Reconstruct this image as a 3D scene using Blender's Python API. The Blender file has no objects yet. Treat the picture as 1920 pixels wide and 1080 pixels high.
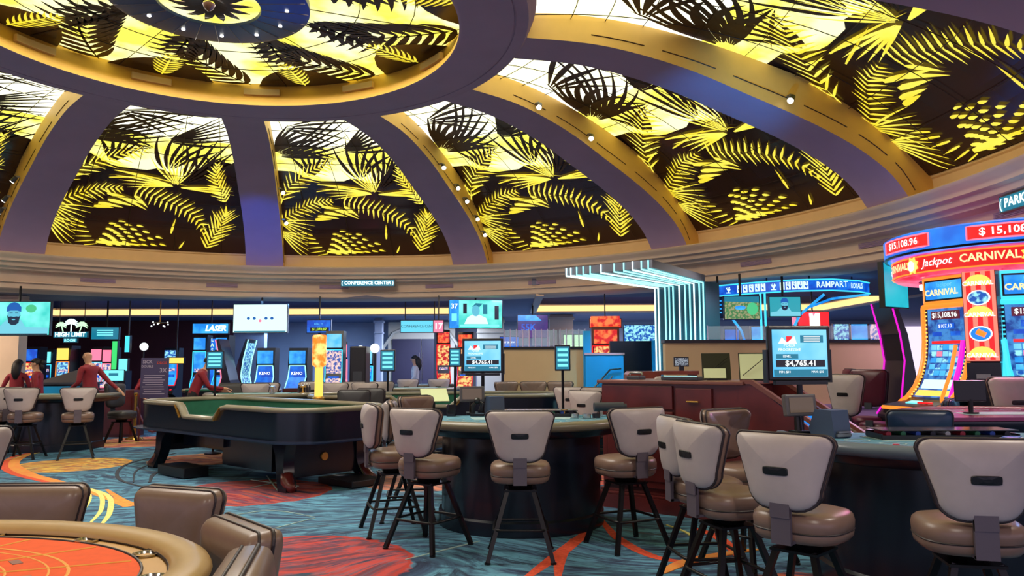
import bpy, bmesh, math, random
from mathutils import Vector, Matrix, noise
random.seed(7)
PI=math.pi
S=bpy.context.scene
COL=S.collection
# ---------------------------------------------------------------- camera, world, exposure
FOC=1434.5; PITCH=.0976; ROLL=-.0043; EYE=1.52
cam=bpy.data.cameras.new('camera'); co=bpy.data.objects.new('camera',cam); COL.objects.link(co)
cam.sensor_width=36; cam.lens=FOC/1920*36; cam.clip_start=.05; cam.clip_end=200
co.matrix_world=Matrix.Translation((0,0,EYE))@Matrix.Rotation(PI/2+PITCH,4,'X')@Matrix.Rotation(ROLL,4,'Z')
S.camera=co
w=bpy.data.worlds.new('world'); S.world=w; w.use_nodes=True
w.node_tree.nodes['Background'].inputs[0].default_value=(.62,.52,.74,1)
w.node_tree.nodes['Background'].inputs[1].default_value=1.35
S.view_settings.view_transform='Standard'; S.view_settings.look='None'
S.view_settings.gamma=1; S.view_settings.use_curve_mapping=False; S.view_settings.exposure=0.38
S.cycles.max_bounces=5; S.cycles.diffuse_bounces=3; S.cycles.glossy_bounces=3; S.cycles.transparent_max_bounces=8
S.cycles.sample_clamp_indirect=4; S.cycles.use_denoising=True
def lin(c):
    return tuple(((x/255)/12.92 if x/255<=.04045 else ((x/255+.055)/1.055)**2.4) for x in c)
def area(name,loc,target,size,power,col,sy=None,spread=PI):
    l=bpy.data.lights.new(name,'AREA'); l.energy=power; l.color=col; l.shape='RECTANGLE' if sy else 'DISK'; l.size=size; l.spread=spread
    if sy: l.size_y=sy
    o=bpy.data.objects.new(name,l); COL.objects.link(o); o.location=loc
    o.rotation_euler=(Vector(target)-Vector(loc)).to_track_quat('-Z','Y').to_euler(); return o
def spot(name,loc,target,power,col,angle=60,blend=.6,rad=.05):
    l=bpy.data.lights.new(name,'SPOT'); l.energy=power; l.color=col; l.spot_size=math.radians(angle); l.spot_blend=blend; l.shadow_soft_size=rad
    o=bpy.data.objects.new(name,l); COL.objects.link(o); o.location=loc
    o.rotation_euler=(Vector(target)-Vector(loc)).to_track_quat('-Z','Y').to_euler(); return o
CX,CY=-3.456,8.40; RB=8.95; RR=3.71; RI=2.86; ZB=3.72; ZR=5.42; PSI=-.238; NB=12
# general light of the hall: downlights on the ring, added fill lamps under the outer ceiling
area('ring_downlight',(CX,CY,ZR+.2),(CX,CY,0),4.6,420,(1,.92,.84))
for k in range(12):
    a=PSI+(k+.5)*PI/6
    spot('cornice_downlight',(CX+8.75*math.sin(a),CY+8.75*math.cos(a),3.6),(CX+7.2*math.sin(a),CY+7.2*math.cos(a),0),150,(1,.9,.8),110)
for k in (1,2,3,-1,-2,0):   # nothing built: warm light on the rib sides is in their colour
    pass
for k in range(12):
    a=PSI+(k+.5)*PI/6
    spot('cornice_fill_spot',(CX+3.95*math.sin(a),CY+3.95*math.cos(a),5.25),(CX+9.3*math.sin(a),CY+9.3*math.cos(a),3.35),170,(1,.80,.62),62,.9)  # added spots without fixtures, there to brighten the cornice
spot('medallion_tint_spot',(CX+3.2,CY+1.5,3.3),(CX+.75,CY-.1,5.6),330,(.03,.2,1),22,.8)  # added spot in mid air, tints the medallion's right half
spot('blue_tint_spot',(-4.3,11.6,2.6),(-5.4,16.3,4.5),520,(.02,.16,1),26,.9)  # unseen spot in free air, added to turn the back rib blue
spot('blue_tint_spot',(2.6,8.2,2.9),(2.9,9.9,4.95),150,(.03,.4,1),46,.9)  # second added spot, tints the rib at right
spot('violet_slot_light',(4.3,7.5,1.9),(2.05,5.6,.95),90,(.35,.2,1),22,.8)
for (x,y,p,c) in [(-7.5,25.2,190,(.25,.5,1)),(-2.5,25.2,330,(.5,.65,1)),(3.5,24.6,380,(.75,.75,1)),(9.5,24,200,(.6,.6,1)),(-12,15,90,(1,.8,.6)),(7.3,12,60,(.9,.6,1)),(-5.5,18.2,120,(.2,.5,1)),(.2,18.2,90,(.7,.7,1))]:
    area('outer_fill_light',(x,y,2.98),(x,y,0),1.5,p,c)  # added fill lamps: brighten the outer zone, blue ones tint the slot area
for (x,y,sx,sy,p,c) in [(-7.8,21.3,12,4.5,150,(.10,.30,1)),(5,20,8,5,110,(.45,.45,1))]:
    area('tray_fill_uplight',(x,y,3.3),(x,y,4),sx,p,c,sy)  # wide area lamps added to colour the tray ceilings
# ---------------------------------------------------------------- helpers
def ray(px,py):
    X=px-960; Y=py-540; c,s=math.cos(ROLL),math.sin(ROLL)
    a=(c*X+s*Y)/FOC; b=-(-s*X+c*Y)/FOC
    return a, math.cos(PITCH)-b*math.sin(PITCH), math.sin(PITCH)+b*math.cos(PITCH)
def at(px,py,D):
    a,b,c=ray(px,py); return a/b*D, EYE+c/b*D       # x and z on the plane y = D
def X(px,D,py=690): return at(px,py,D)[0]
def Z(py,D,px=960): return at(px,py,D)[1]
class MB:
    def __init__(s): s.b=bmesh.new(); s.M=Matrix.Identity(4)
    def v(s,p): return s.b.verts.new(s.M@Vector(p))
    def face(s,vs):
        try: return s.b.faces.new(vs)
        except ValueError: return None
    def box(s,c,d,rz=0,rx=0,bev=0):
        m=Matrix.Translation(c)@Matrix.Rotation(rz,4,'Z')@Matrix.Rotation(rx,4,'X')
        x,y,z=[k/2 for k in d]
        P=[s.v(m@Vector(p)) for p in [(-x,-y,-z),(x,-y,-z),(x,y,-z),(-x,y,-z),(-x,-y,z),(x,-y,z),(x,y,z),(-x,y,z)]]
        fs=[s.face([P[i] for i in f]) for f in [(0,3,2,1),(4,5,6,7),(0,1,5,4),(1,2,6,5),(2,3,7,6),(3,0,4,7)]]
        if bev:
            es={e for f in fs for e in f.edges}
            bmesh.ops.bevel(s.b,geom=list(es),offset=bev,segments=2,affect='EDGES',profile=.6)
        return s
    def loft(s,loops,cap=True,closed=True):
        rows=[[s.v(p) for p in L] for L in loops]
        n=len(rows[0])
        for A,B in zip(rows,rows[1:]):
            for i in range(n if closed else n-1):
                j=(i+1)%n; s.face([A[i],A[j],B[j],B[i]])
        if cap and closed:
            s.face(list(reversed(rows[0]))); s.face(rows[-1])
        return s
    def lathe(s,prof,seg=24,a0=0,a1=2*PI,c=(0,0),cap=False):
        full=abs(a1-a0-2*PI)<1e-6; n=seg if full else seg+1
        rows=[]
        for k in range(n):
            a=a0+(a1-a0)*k/seg
            rows.append([s.v((c[0]+r*math.cos(a),c[1]+r*math.sin(a),z)) for r,z in prof])
        m=len(prof)
        for k in range(n if full else n-1):
            A=rows[k]; B=rows[(k+1)%n]
            for i in range(m-1): s.face([A[i],B[i],B[i+1],A[i+1]])
        if cap:
            s.face([r[0] for r in rows][::-1]); s.face([r[-1] for r in rows])
        return s
    def cyl(s,a,b,r,r2=None,seg=10):
        return s.tube([a,b],[r,r if r2 is None else r2],seg)
    def tube(s,path,r,seg=8,closed=False,rot=0,flat=1):
        P=[Vector(p) for p in path]; n=len(P)
        if not hasattr(r,'__len__'): r=[r]*n
        loops=[]; up0=None
        for i in range(n):
            t=(P[(i+1)%n]-P[i-1]) if closed else (P[min(i+1,n-1)]-P[max(i-1,0)])
            t.normalize()
            if up0 is None:
                up0=Vector((0,0,1)) if abs(t.z)<.9 else Vector((0,1,0))
            sd=t.cross(up0)
            if sd.length<1e-5: sd=t.cross(Vector((1,0,0)))
            sd.normalize(); u=sd.cross(t).normalized(); up0=u if closed is False else up0
            loops.append([P[i]+(sd*math.cos(rot+2*PI*k/seg)+u*flat*math.sin(rot+2*PI*k/seg))*r[i] for k in range(seg)])
        if closed: loops.append(loops[0]); return s.loft(loops,cap=False)
        return s.loft(loops)
    def prism(s,pts,z0,z1,axis='z'):
        f={'z':lambda p,h:(p[0],p[1],h),'y':lambda p,h:(p[0],h,p[1]),'x':lambda p,h:(h,p[0],p[1])}[axis]
        return s.loft([[f(p,z0) for p in pts],[f(p,z1) for p in pts]])
    def sphere(s,c,r,sc=(1,1,1),u=12,v=8):
        prof=[]
        rows=[]
        top=s.v((c[0],c[1],c[2]+r*sc[2])); bot=s.v((c[0],c[1],c[2]-r*sc[2]))
        for i in range(1,v):
            t=PI*i/v
            rows.append([s.v((c[0]+r*sc[0]*math.sin(t)*math.cos(2*PI*k/u),c[1]+r*sc[1]*math.sin(t)*math.sin(2*PI*k/u),c[2]+r*sc[2]*math.cos(t))) for k in range(u)])
        for k in range(u):
            j=(k+1)%u
            s.face([top,rows[0][k],rows[0][j]]); s.face([bot,rows[-1][j],rows[-1][k]])
            for A,B in zip(rows,rows[1:]): s.face([A[k],B[k],B[j],A[j]])
        return s
    def build(s,name,mat,parent=None,smooth=False,label=None):
        bmesh.ops.recalc_face_normals(s.b,faces=s.b.faces)
        me=bpy.data.meshes.new(name); s.b.to_mesh(me); s.b.free()
        if isinstance(mat,(list,tuple)):
            for m in mat: me.materials.append(m)
        else: me.materials.append(mat)
        if smooth:
            me.polygons.foreach_set('use_smooth',[True]*len(me.polygons))
            if smooth!='all':
                try: me.set_sharp_from_angle(angle=math.radians(40))
                except Exception: pass
        o=bpy.data.objects.new(name,me); COL.objects.link(o)
        if parent: o.parent=parent
        if label: o['label']=label
        return o
def thing(name,label,cat,x=0,y=0,z=0,rot=0,group=None):
    o=bpy.data.objects.new(name,None); COL.objects.link(o); o.location=(x,y,z); o.rotation_euler=(0,0,rot)
    o.empty_display_size=.1; o['label']=label; o['category']=cat
    if group: o['group']=group
    return o
def tag(o,label,cat,group=None):
    o['label']=label; o['category']=cat
    if group: o['group']=group
    return o
def struct(o): o['kind']='structure'; return o
KIDS={}
def clone(root,x,y,z,rot,label,group=None):
    r=root.copy(); COL.objects.link(r); r.location=(x,y,z); r.rotation_euler=(0,0,rot); r['label']=label
    if group: r['group']=group
    ks=KIDS.setdefault(root.name,None)
    if ks is None:
        ks=[(c,list(c.children)) for c in root.children]; KIDS[root.name]=ks
    for c,gs in ks:
        d=c.copy(); COL.objects.link(d); d.parent=r
        for g in gs:
            e=g.copy(); COL.objects.link(e); e.parent=d
    return r
TC={}
def text(s,size,mat,parent,loc,name='lettering',rz=0,rx=0,xs=1.0,ext=.003,align='CENTER',bold=0,shear=0,bend=None):
    key=(s,align,bold,shear)
    if key not in TC:
        cu=bpy.data.curves.new('t','FONT'); cu.body=s; cu.align_x=align; cu.align_y='CENTER'; cu.size=1; cu.offset=bold; cu.resolution_u=2; cu.shear=shear
        t=bpy.data.objects.new('t',cu); COL.objects.link(t)
        dg=bpy.context.evaluated_depsgraph_get(); dg.update()
        me=bpy.data.meshes.new_from_object(t.evaluated_get(dg))
        TC[key]=([v.co.copy() for v in me.vertices],[tuple(p.vertices) for p in me.polygons])
        bpy.data.objects.remove(t); bpy.data.curves.remove(cu); bpy.data.meshes.remove(me)
    vs,fs=TC[key]
    M=Matrix.Translation(loc)@Matrix.Rotation(rz,4,'Z')@Matrix.Rotation(rx,4,'X')
    out=[]
    for v in vs:
        p=(v.x*size*xs,-ext,v.y*size)
        out.append(bend(p,loc) if bend else M@Vector(p))
    me=bpy.data.meshes.new(name); me.from_pydata(out,[],fs); me.materials.append(mat)
    o=bpy.data.objects.new(name,me); COL.objects.link(o); o.parent=parent
    return o
# ---------------------------------------------------------------- materials
def mat(name,c,rough=.6,metal=0,var=0,scale=8,bump=0,spec=.5,coat=0,c2=None):
    m=bpy.data.materials.new(name); m.use_nodes=True; t=m.node_tree; b=t.nodes['Principled BSDF']
    b.inputs['Roughness'].default_value=rough; b.inputs['Metallic'].default_value=metal; b.inputs['Specular IOR Level'].default_value=spec
    b.inputs['Coat Weight'].default_value=coat
    L=lin(c)
    if var or c2 or bump:
        tc=t.nodes.new('ShaderNodeTexCoord'); n=t.nodes.new('ShaderNodeTexNoise'); n.inputs['Scale'].default_value=scale; n.inputs['Detail'].default_value=5
        t.links.new(tc.outputs['Object'],n.inputs['Vector'])
        r=t.nodes.new('ShaderNodeValToRGB'); r.color_ramp.elements[0].position=.3; r.color_ramp.elements[1].position=.7
        v=var or .12
        a=lin(c2) if c2 else tuple(x*(1-v) for x in L)
        r.color_ramp.elements[0].color=(*a,1); r.color_ramp.elements[1].color=(*[min(1,x*(1+v*.6)) for x in L],1)
        t.links.new(n.outputs['Fac'],r.inputs[0]); t.links.new(r.outputs[0],b.inputs['Base Color'])
        if bump:
            bm=t.nodes.new('ShaderNodeBump'); bm.inputs['Strength'].default_value=bump; bm.inputs['Distance'].default_value=.01
            t.links.new(n.outputs['Fac'],bm.inputs['Height']); t.links.new(bm.outputs[0],b.inputs['Normal'])
    else: b.inputs['Base Color'].default_value=(*L,1)
    return m
def emi(name,c,s=1.0,c2=None,scale=6,detail=3):
    m=bpy.data.materials.new(name); m.use_nodes=True; t=m.node_tree; b=t.nodes['Principled BSDF']
    b.inputs['Base Color'].default_value=(.01,.01,.01,1); b.inputs['Roughness'].default_value=.25
    b.inputs['Emission Strength'].default_value=s; b.inputs['Emission Color'].default_value=(*lin(c),1)
    if c2:
        tc=t.nodes.new('ShaderNodeTexCoord'); n=t.nodes.new('ShaderNodeTexNoise'); n.inputs['Scale'].default_value=scale; n.inputs['Detail'].default_value=detail
        t.links.new(tc.outputs['Object'],n.inputs['Vector'])
        r=t.nodes.new('ShaderNodeValToRGB'); r.color_ramp.elements[0].position=.42; r.color_ramp.elements[1].position=.58
        r.color_ramp.elements[0].color=(*lin(c),1); r.color_ramp.elements[1].color=(*lin(c2),1)
        t.links.new(n.outputs['Fac'],r.inputs[0]); t.links.new(r.outputs[0],b.inputs['Emission Color'])
    return m
M={}
M['paint']=mat('dome_paint',(150,126,98),.65,var=.06,scale=2)
M['cornice']=mat('cornice_paint',(222,194,168),.6,var=.05,scale=3)
M['curb']=mat('curb_paint',(220,184,128),.6,var=.05,scale=3)
M['rib_side_lit']=mat('rib_side_lit_paint',(240,192,104),.5,var=.06,scale=3)  # same rib paint with warm panel light put into the colour
M['mauve_shade']=mat('mauve_shade_paint',(164,136,168),.7,var=.06,scale=2)  # purple shade put into the rib paint's colour; also on ring, vents, dado
M['ring_gold']=mat('ring_gold_paint',(232,182,76),.45,var=.08,scale=3)
M['dark_sheet']=mat('dark_bronze_sheet',(66,42,34),.22,metal=.3,var=.12,scale=1.5)
M['frond_dark']=mat('bronze_frond',(70,42,20),.45,metal=.2)
M['muntin']=mat('dark_muntin',(50,32,22),.5)
M['glow_white']=emi('backlit_glass_white',(255,255,236),1.5,(255,252,190),.7)
M['glow_pale']=emi('backlit_glass_pale_yellow',(255,240,84),1.12,(255,255,190),1.2)
M['glow_yellow']=emi('backlit_leaf_yellow',(250,222,52),.86,(255,236,84),2)
M['glow_leaf']=emi('backlit_leaf_pale',(255,238,92),.95,(252,222,60),2)
M['blue_disc']=mat('medallion_paint',(40,62,110),.35,var=.15,scale=2)
M['beige']=mat('beige_wall_paint',(205,172,132),.7,var=.05,scale=2)
M['greywall']=mat('pale_grey_wall_paint',(170,168,176),.75,var=.05,scale=2)
M['cream']=mat('cream_paint',(200,184,160),.7,var=.05,scale=2)
M['darkred']=mat('dark_red_wall_paint',(80,26,36),.6,var=.1,scale=2)
M['ceil']=mat('outer_ceiling_paint',(120,118,136),.8,var=.06,scale=2)
M['cove']=emi('cove_light_strip',(255,214,140),1.1)
M['coffer']=mat('tray_ceiling_print',(110,104,130),.7,c2=(150,120,110),scale=9)
M['navy']=mat('navy_laminate',(14,20,34),.25,var=.15,scale=3)
M['black']=mat('black_plastic',(14,14,18),.35)
M['blackm']=mat('black_metal',(24,22,24),.35,metal=.5)
M['charcoal']=mat('charcoal_plastic',(52,56,66),.4)
M['taupe']=mat('taupe_vinyl',(178,164,162),.42,var=.05,scale=14,bump=.04)
M['brown']=mat('brown_vinyl',(124,98,86),.34,var=.07,scale=14,bump=.05)
M['pipe']=mat('dark_piping',(44,32,36),.5)
M['cherry']=mat('cherry_wood',(104,38,36),.3,c2=(70,24,26),scale=3)
M['cherry_top']=mat('cherry_edge',(120,70,60),.35,var=.1,scale=4)
M['redwood']=mat('red_wood',(130,56,40),.4,c2=(100,40,30),scale=4)
M['rail']=mat('olive_rail_vinyl',(118,110,92),.32,var=.06,scale=10,bump=.03)
M['rail_slate']=mat('slate_rail_vinyl',(92,104,118),.32,var=.06,scale=10,bump=.03)
M['rail_tan']=mat('tan_rail_vinyl',(176,142,92),.35,var=.06,scale=10)
M['felt_blue']=mat('blue_table_felt',(86,140,160),.9,c2=(66,116,142),scale=18)
M['felt_green']=mat('green_table_felt',(30,92,70),.9,var=.1,scale=12)
M['felt_orange']=mat('orange_table_felt',(236,86,14),.85,var=.08,scale=20)
M['felt_tan']=mat('tan_table_deck',(196,146,72),.5,var=.06,scale=10)
M['felt_line']=mat('felt_print_line',(240,170,80),.8)
M['gold']=mat('polished_gold',(216,168,84),.25,metal=.8)
M['chrome']=mat('chrome',(200,200,204),.18,metal=1)
M['steel']=mat('brushed_steel',(150,150,154),.35,metal=.8)
M['white']=mat('white_plastic',(226,224,216),.5)
M['paper']=mat('pale_green_paper',(214,224,176),.7)
M['skin']=mat('skin',(196,146,116),.55,var=.05,scale=20)
M['shirt']=mat('burgundy_shirt',(136,24,40),.75,var=.15,scale=9,bump=.1)
M['trousers']=mat('black_trousers',(22,20,24),.8,var=.1,scale=9)
M['hair']=mat('dark_hair',(24,16,16),.6,var=.1,scale=30)
M['whiteshirt']=mat('white_blouse',(200,200,206),.8)
M['glass']=None
g=bpy.data.materials.new('railing_glass'); g.use_nodes=True; b=g.node_tree.nodes['Principled BSDF']
b.inputs['Base Color'].default_value=(.7,.9,1,1); b.inputs['Alpha'].default_value=.18; b.inputs['Roughness'].default_value=.05; M['glass']=g
def E(name,c,s=1.0,c2=None,scale=6,detail=3):
    k='e_'+name
    if k not in M: M[k]=emi(name,c,s,c2,scale,detail)
    return M[k]
E('cyan_screen',(120,232,240),.95); E('blue_screen',(20,130,225),.95,(60,175,245),3); E('deep_blue_screen',(6,70,190),.9,(20,110,225),4)
E('sky_screen',(70,180,235),.95,(130,210,245),2); E('red_screen',(225,30,34),1.0); E('orange_glow',(255,130,40),1.15); E('white_glow',(240,250,250),1.15)
E('neon_cyan',(150,244,245),1.5); E('neon_white',(216,252,250),1.9); E('magenta_glow',(215,20,190),1.1); E('gold_glow',(255,205,90),1.15)
E('dark_screen',(18,30,60),.6); E('teal_panel',(20,130,160),.7); E('green_glow',(60,210,110),1.0); E('pink_glow',(250,120,150),1.1)
E('cyan_trim',(60,200,235),1.2); E('lime_digits',(190,235,70),1.1); E('black_panel',(8,12,24),.5)
E('mosaic_screen',(40,80,160),1.0,(240,200,190),22,2); E('mosaic_warm',(180,30,40),1.0,(255,200,120),14,2); E('mosaic_cool',(20,80,170),1.0,(150,225,235),18,2)
E('lamp_white',(255,250,240),6)
E('red_slot',(200,20,20),1.0,(255,120,60),8,2)
# ---------------------------------------------------------------- floor and carpet
m=bpy.data.materials.new('swirl_carpet'); m.use_nodes=True; t=m.node_tree; N=t.nodes; LK=t.links; bs=N['Principled BSDF']
bs.inputs['Roughness'].default_value=.95; bs.inputs['Specular IOR Level'].default_value=.15
tc=N.new('ShaderNodeTexCoord'); OBJ=tc.outputs['Object']
def noi(scale,vec=None,detail=4,dist=0,rough=.6):
    n=N.new('ShaderNodeTexNoise'); n.inputs['Scale'].default_value=scale; n.inputs['Detail'].default_value=detail; n.inputs['Distortion'].default_value=dist; n.inputs['Roughness'].default_value=rough
    LK.new(vec or OBJ,n.inputs['Vector']); return n.outputs['Fac']
def mp(sc,rot=0):
    n=N.new('ShaderNodeMapping'); n.inputs['Scale'].default_value=sc; n.inputs['Rotation'].default_value=(0,0,rot); LK.new(OBJ,n.inputs['Vector']); return n.outputs[0]
def rmp(f,a,b,ca=0,cb=1):
    n=N.new('ShaderNodeMapRange'); n.inputs[1].default_value=a; n.inputs[2].default_value=b; n.inputs[3].default_value=ca; n.inputs[4].default_value=cb; LK.new(f,n.inputs[0]); return n.outputs[0]
def mth(op,a,b=None):
    n=N.new('ShaderNodeMath'); n.operation=op
    for i,q in enumerate((a,b)):
        if q is None: continue
        if isinstance(q,(int,float)): n.inputs[i].default_value=q
        else: LK.new(q,n.inputs[i])
    return n.outputs[0]
def mix(f,a,b):
    n=N.new('ShaderNodeMix'); n.data_type='RGBA'; 
    if isinstance(f,(int,float)): n.inputs[0].default_value=f
    else: LK.new(f,n.inputs[0])
    for i,q in ((6,a),(7,b)):
        if isinstance(q,tuple): n.inputs[i].default_value=(*lin(q),1)
        else: LK.new(q,n.inputs[i])
    return n.outputs[2]
# warped coordinates give the brushed, swirling strokes
wn=N.new('ShaderNodeTexNoise'); wn.inputs['Scale'].default_value=.35; wn.inputs['Detail'].default_value=1; LK.new(OBJ,wn.inputs['Vector'])
va=N.new('ShaderNodeVectorMath'); va.operation='MULTIPLY_ADD'; LK.new(wn.outputs['Color'],va.inputs[0]); va.inputs[1].default_value=(3.2,3.2,0); LK.new(OBJ,va.inputs[2])
def wmap(sc,rot):
    n=N.new('ShaderNodeMapping'); n.inputs['Scale'].default_value=sc; n.inputs['Rotation'].default_value=(0,0,rot); LK.new(va.outputs[0],n.inputs['Vector']); return n.outputs[0]
st1=noi(1.0,wmap((2.0,11,1),.5),6,.5); st2=noi(1.0,wmap((3.4,24,1),-.3),5,.7); big=noi(.9,None,2)
col=mix(rmp(st1,.40,.60),(56,72,100),(96,150,176))
col=mix(mth('MULTIPLY',rmp(st2,.53,.62),.8),col,(40,42,62))
col=mix(mth('MULTIPLY',rmp(st2,.36,.30),.7),col,(140,186,196))
col=mix(mth('MULTIPLY',rmp(noi(2.2,None,5,.8),.56,.60),.55),col,(46,56,80))
col=mix(mth('MULTIPLY',rmp(noi(1.0,wmap((.5,9,1),1.1),3,.3),.60,.64),.55),col,(92,88,96))
def circ(cx,cy,r,base,ca,cb,sc=7,edge=None):
    d=N.new('ShaderNodeVectorMath'); d.operation='DISTANCE'; LK.new(OBJ,d.inputs[0]); d.inputs[1].default_value=(cx,cy,0)
    dd=mth('ADD',d.outputs['Value'],mth('MULTIPLY',noi(5,None,2),.16))
    msk=rmp(dd,r+.09,r+.06)
    inner=mix(rmp(noi(1.0,wmap((sc*.5,sc*1.6,1),.2),4,.5),.44,.56),ca,cb)
    br=mth('MULTIPLY',msk,mth('MULTIPLY',rmp(st2,.66,.52),rmp(st1,.34,.50,.25,.95)))
    out=mix(br,base,inner)
    if edge:
        e=mth('MULTIPLY',rmp(dd,r+.09,r+.06),rmp(dd,r+.02,r+.05)); out=mix(e,out,edge)
    return out
for (cx,cy,r,ca,cb,sc,ed) in [(-6.75,11.9,.84,(232,190,84),(196,120,52),9,(226,160,70)),(-3.15,9.35,.95,(128,36,46),(176,76,54),6,(160,60,46)),
    (-5.0,12.5,.8,(150,70,60),(190,130,90),6,(210,160,120)),(-1.75,6.0,.98,(186,66,58),(112,56,66),6,(170,60,52)),(-7.3,15.4,1.1,(196,80,60),(220,160,90),6,None),
    (-4.9,15.5,1.4,(200,90,50),(230,180,90),6,None),(-1.1,10.2,.9,(196,120,90),(150,110,90),6,None),
    (2.0,5.0,.7,(196,100,60),(110,60,80),5,None),(.6,10.5,.9,(196,60,50),(220,130,80),5,None),(-9.5,12.5,.9,(196,60,50),(220,130,80),5,None)]:
    col=circ(cx,cy,r,col,ca,cb,sc,ed)
LK.new(col,bs.inputs['Base Color'])
bm=N.new('ShaderNodeBump'); bm.inputs['Strength'].default_value=.25; bm.inputs['Distance'].default_value=.004; LK.new(noi(160,None,2),bm.inputs['Height']); LK.new(bm.outputs[0],bs.inputs['Normal'])
M['carpet']=m
o=MB(); o.box((0,13,-.05),(44,40,.1)); floor=struct(o.build('floor',M['carpet']))
RIBZ=[0]
def ribbon(pts,w,mat_,name='carpet_line'):
    RIBZ[0]+=.0003; dz=RIBZ[0]
    # smooth curve through floor points, 1.5 mm pile inlay
    P=[]
    n=len(pts)
    for i in range(n-1):
        p0=Vector(pts[max(i-1,0)]);p1=Vector(pts[i]);p2=Vector(pts[i+1]);p3=Vector(pts[min(i+2,n-1)])
        for k in range(8):
            t=k/8; P.append(.5*((2*p1)+(p2-p0)*t+(2*p0-5*p1+4*p2-p3)*t*t+(3*p1-p0-3*p2+p3)*t**3))
    P.append(Vector(pts[-1]))
    b=MB(); L=[];Rr=[]
    for i,p in enumerate(P):
        d=(P[min(i+1,len(P)-1)]-P[max(i-1,0)]).normalized(); nn=Vector((-d.y,d.x))
        f=i/(len(P)-1); ww=w*(.35+.65*math.sin(PI*min(max(f,.08),.92)))/2
        L.append(p+nn*ww);Rr.append(p-nn*ww)
    rows=[[(a.x,a.y,.0003),(a.x,a.y,.001+dz),(c.x,c.y,.001+dz),(c.x,c.y,.0003)] for a,c in zip(L,Rr)]
    b.loft(rows,cap=True)
    return b.build(name,mat_,floor)
M['c_or']=mat('carpet_orange',(222,84,44),.95,c2=(190,60,36),scale=30); M['c_go']=mat('carpet_gold',(214,150,60),.95,c2=(224,120,60),scale=10)
M['c_ye']=mat('carpet_yellow',(214,204,120),.95,var=.1,scale=20); M['c_dk']=mat('carpet_dark',(48,52,64),.95,var=.1,scale=20); M['c_li']=mat('carpet_light',(150,172,168),.95,var=.1,scale=20)
def F(px,py):
    a,b,c=ray(px,py); t=-EYE/c; return (a*t,b*t)
for pts,w_,k in [([(1110,990),(1060,1030),(985,1085)],.12,'c_or'),([(1075,1010),(1052,1045),(1046,1085)],.09,'c_or'),([(1128,975),(1160,1010),(1230,1045),(1330,1058)],.10,'c_or'),
    ([(130,838),(60,850),(25,868),(50,888),(110,905),(180,925),(240,950)],.18,'c_go'),([(100,842),(30,855),(8,872),(25,888),(90,905),(170,930)],.10,'c_or'),([(200,918),(235,940),(300,960)],.08,'c_go'),
    ([(110,908),(140,935),(120,975)],.05,'c_ye'),([(125,910),(165,925),(160,950),(125,985)],.05,'c_ye'),([(135,912),(185,925),(190,955),(165,985)],.05,'c_ye'),([(140,910),(200,928),(206,960),(185,990)],.06,'c_ye'),
    ([(150,912),(165,940),(125,960)],.05,'c_ye'),([(165,935),(150,965),(120,985)],.05,'c_ye'),([(1300,990),(1350,1010),(1400,1060)],.1,'c_or'),([(1240,1075),(1300,1050),(1420,1030)],.12,'c_go'),
    ([(760,1050),(840,1030),(900,1015)],.02,'c_li'),([(370,980),(500,958),(590,970)],.015,'c_li'),([(500,995),(590,972)],.015,'c_li'),
    
    ([(330,850),(240,870),(225,900),(330,925)],.05,'c_dk'),([(320,860),(260,880),(250,905)],.03,'c_dk'),([(400,880),(300,885),(280,905)],.06,'c_dk'),
    ([(0,865),(120,842),(300,825)],.02,'c_ye'),([(470,900),(560,912)],.016,'c_li'),([(500,892),(520,920)],.016,'c_li'),([(470,915),(550,898)],.016,'c_li'),([(1250,985),(1300,1010),(1290,1075)],.03,'c_ye')]:
    ribbon([F(*p) for p in pts],w_,M[k])
# ---------------------------------------------------------------- dome
UND=[(8.95,3.72),(8.72,4.0),(8.4,4.24),(7.95,4.48),(7.35,4.72),(6.6,4.97),(5.9,5.2),(5.2,5.36),(4.5,5.45),(3.68,5.45)]
TOPP=[(9.45,3.72),(9.2,4.25),(8.8,4.62),(8.3,4.92),(7.6,5.2),(6.8,5.43),(6.0,5.62),(5.2,5.75),(4.5,5.8),(3.68,5.8)]
PAN=[(9.3,4.02),(8.75,4.5),(8.05,4.95),(7.15,5.36),(6.2,5.62),(5.2,5.76),(4.4,5.78),(3.75,5.74)]
def pol(rho,a,z): return (CX+rho*math.sin(a),CY+rho*math.cos(a),z)
def lathe_dome(prof,seg=120):
    b=MB(); b.lathe([(r,z) for r,z in prof],seg,c=(CX,CY)); return b
# cornice that carries the dome
corn=[(9.45,3.70),(8.93,3.72),(8.90,3.70),(8.93,3.655),(9.03,3.62),(9.05,3.59),(9.06,3.56),(9.16,3.545),(9.18,3.51),(9.2,3.475),(9.30,3.46),(9.33,3.43),(9.335,3.42),(9.55,3.40),(9.56,3.38),(9.60,3.23),(9.61,3.215),(9.57,3.205),(9.57,3.19),(9.64,3.18),(9.66,3.08),(9.70,3.05),(10.6,3.05),(10.7,3.3)]
ring_wall=struct(lathe_dome(corn,144).build('trim_1',M['cornice'],smooth=True))
struct(lathe_dome([(9.45,3.70),(9.38,3.70),(9.36,3.98),(9.33,4.0),(9.33,4.03),(9.42,4.05)],144).build('trim_2',M['curb'],smooth=True))
# opaque shell behind the glass panels
struct(lathe_dome([(9.5,3.9),(9.1,4.55),(8.3,5.12),(7.2,5.55),(6.0,5.85),(4.5,6.05),(3.8,6.1),(3.5,6.3),(0.01,6.35)],72).build('ceiling',M['dark_sheet']))
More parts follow.
